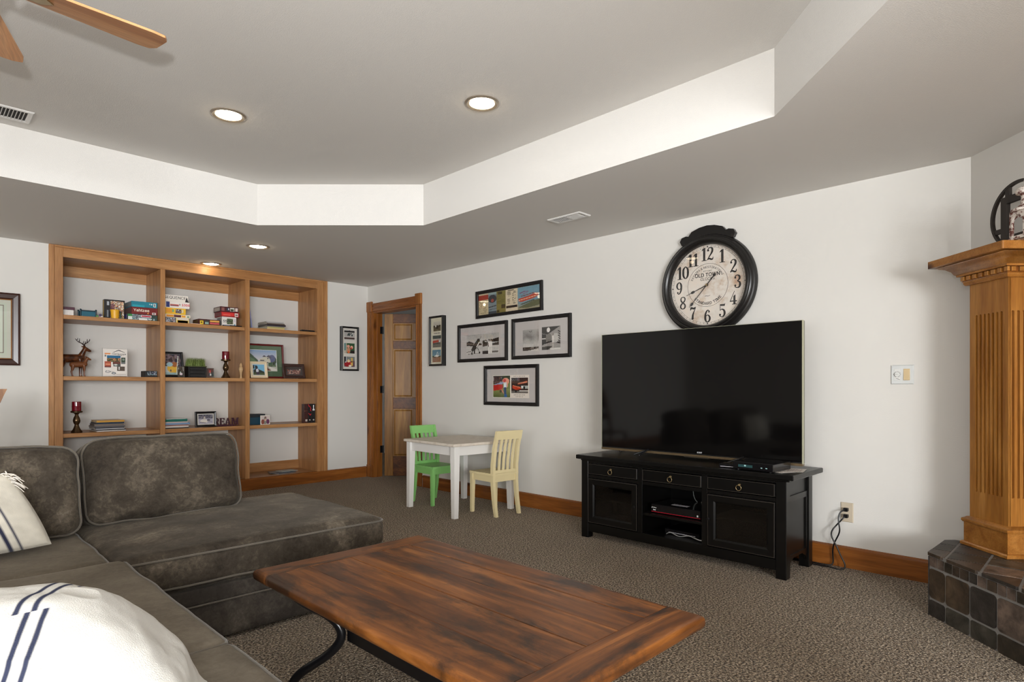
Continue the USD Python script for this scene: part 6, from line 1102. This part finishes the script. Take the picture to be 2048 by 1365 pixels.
THROW = mat('striped_throw', {'tc': ('texture_coordinate', {}), 'sp': ('separate_xyz', {}), 'd': ('vector_math', {'math_type': 'dot_product', 'vector2': (4, -1, 0)}), 'z24': ('math', {'math_type': 'multiply', 'value2': 24.0}), 'sn': ('math', {'math_type': 'sine'}), 'ad': ('math', {'math_type': 'multiply_add', 'value2': .048}), 'gt': ('math', {'math_type': 'greater_than', 'value2': .262}), 'ad2': ('math', {'math_type': 'multiply_add', 'value2': .064}),
   'r': ('rgb_ramp', {'ramp': [(0, W3), (s0 - hw - .006, W3), (s0 - hw + .006, N3), (s0 + hw - .006, N3), (s0 + hw + .006, W3), (s1 - hw - .006, W3), (s1 - hw + .006, N3), (s1 + hw - .006, N3), (s1 + hw + .006, W3), (1, W3)]}),
   'n': ('noise_texture', {'scale': 380.0, 'detail': 3.0}), 'b': ('bump', {'strength': .5, 'distance': .003}), 'p': ('principled_bsdf', {'roughness': .95, 'specular_ior_level': .1})},
   [('tc.object', 'd.vector1'), ('tc.object', 'sp.vector'), ('sp.z', 'z24.value1'), ('z24.value', 'sn.value1'), ('sn.value', 'ad.value1'), ('d.value', 'ad.value3'), ('sp.z', 'gt.value1'), ('gt.value', 'ad2.value1'), ('ad.value', 'ad2.value3'), ('ad2.value', 'r.fac'), ('r.color', 'p.base_color'), ('tc.object', 'n.vector'), ('n.fac', 'b.height'), ('b.normal', 'p.normal')])
obj('cloth', (P, grid_surface(nu, nv)), THROW, tb, True)
# cream armchair at the lower right, mostly outside the picture
ac = thing('armchair', 'cream upholstered armchair, only its rounded arm showing at the lower right corner', 'armchair', (-2.83, -6.93, 0), 45)
CREAM = plain('cream_upholstery', S(206, 198, 184), .85, spec=.15, bump=.15, bscale=300, sheen_weight=.2)
def ab(name, x0, x1, y0, y1, z0, z1, c): 
    U, P, F = rounded_box_pts(20, ((x1 - x0) / 2, (y1 - y0) / 2, (z1 - z0) / 2), c); m = trimesh.Trimesh(P + np.array([(x0 + x1) / 2, (y0 + y1) / 2, (z0 + z1) / 2]), F, process=False); m.fix_normals(); return obj(name, m, CREAM, ac, True)
ab('base', -.32, .32, -.36, .36, .07, .30, .04); ab('seat_cushion', -.215, .215, -.22, .385, .305, .46, .06); ab('arm', -.42, -.22, -.38, .40, .07, .575, .09); ab('arm', .22, .42, -.38, .40, .07, .575, .09); ab('back', -.40, .40, -.52, -.30, .07, .86, .09)
for x in (-.34, .34):
    for y in (-.42, .32): obj('foot', T(trimesh.creation.cylinder(.022, .072, sections=16), x, y, .037), plain('walnut_foot', S(60, 36, 20), .4), ac, smooth=40)
# wooden dining chair by the back wall at the left edge
dc = thing('dining_chair', 'wooden dining chair with a raked ladder back at the left edge by the back wall', 'chair', (-3.86, -1.19, 0), 90)
OAKZ = wood('oak_z', S(110, 70, 40), S(160, 112, 72), S(186, 140, 98), 'z', rough=.4); OAKX = wood('oak_x', S(110, 70, 40), S(160, 112, 72), S(186, 140, 98), 'x', rough=.4)
obj('seat', bx(-.235, .235, .0, .44, .435, .462, .008), OAKX, dc); 
for s in (-1, 1):
    x = s * .21; yb = [(-.075, .001), (-.03, .22), (0, .44), (-.035, .70), (-.20, 1.115)]; pl_ = Polygon([(y, z) for y, z in yb] + [(y + .042, z) for y, z in reversed(yb)]); obj('leg', panel_x(pl_, x - .021, x + .021), OAKZ, dc, label='rear leg rising into the back post')
    obj('leg', bx(x - .02, x + .02, .385, .425, .001, .434, .004), OAKZ, dc)
for z, y in ((1.02, -.158), (.86, -.094), (.70, -.030)): obj('slat', R(bx(-.188, .188, y - .010, y + .010, z - .05, z + .05, .004), 20, 'x', (0, y, z)), OAKX, dc)
obj('back_pad', R(bx(-.187, .187, -.135, -.100, .905, .975, .012), 20, 'x', (0, -.12, .94)), plain('plum_pad', S(90, 50, 66), .8), dc)
for y in (.03, .40): obj('stretcher', bx(-.189, .189, y - .012, y + .012, .19, .225, .004), OAKX, dc)
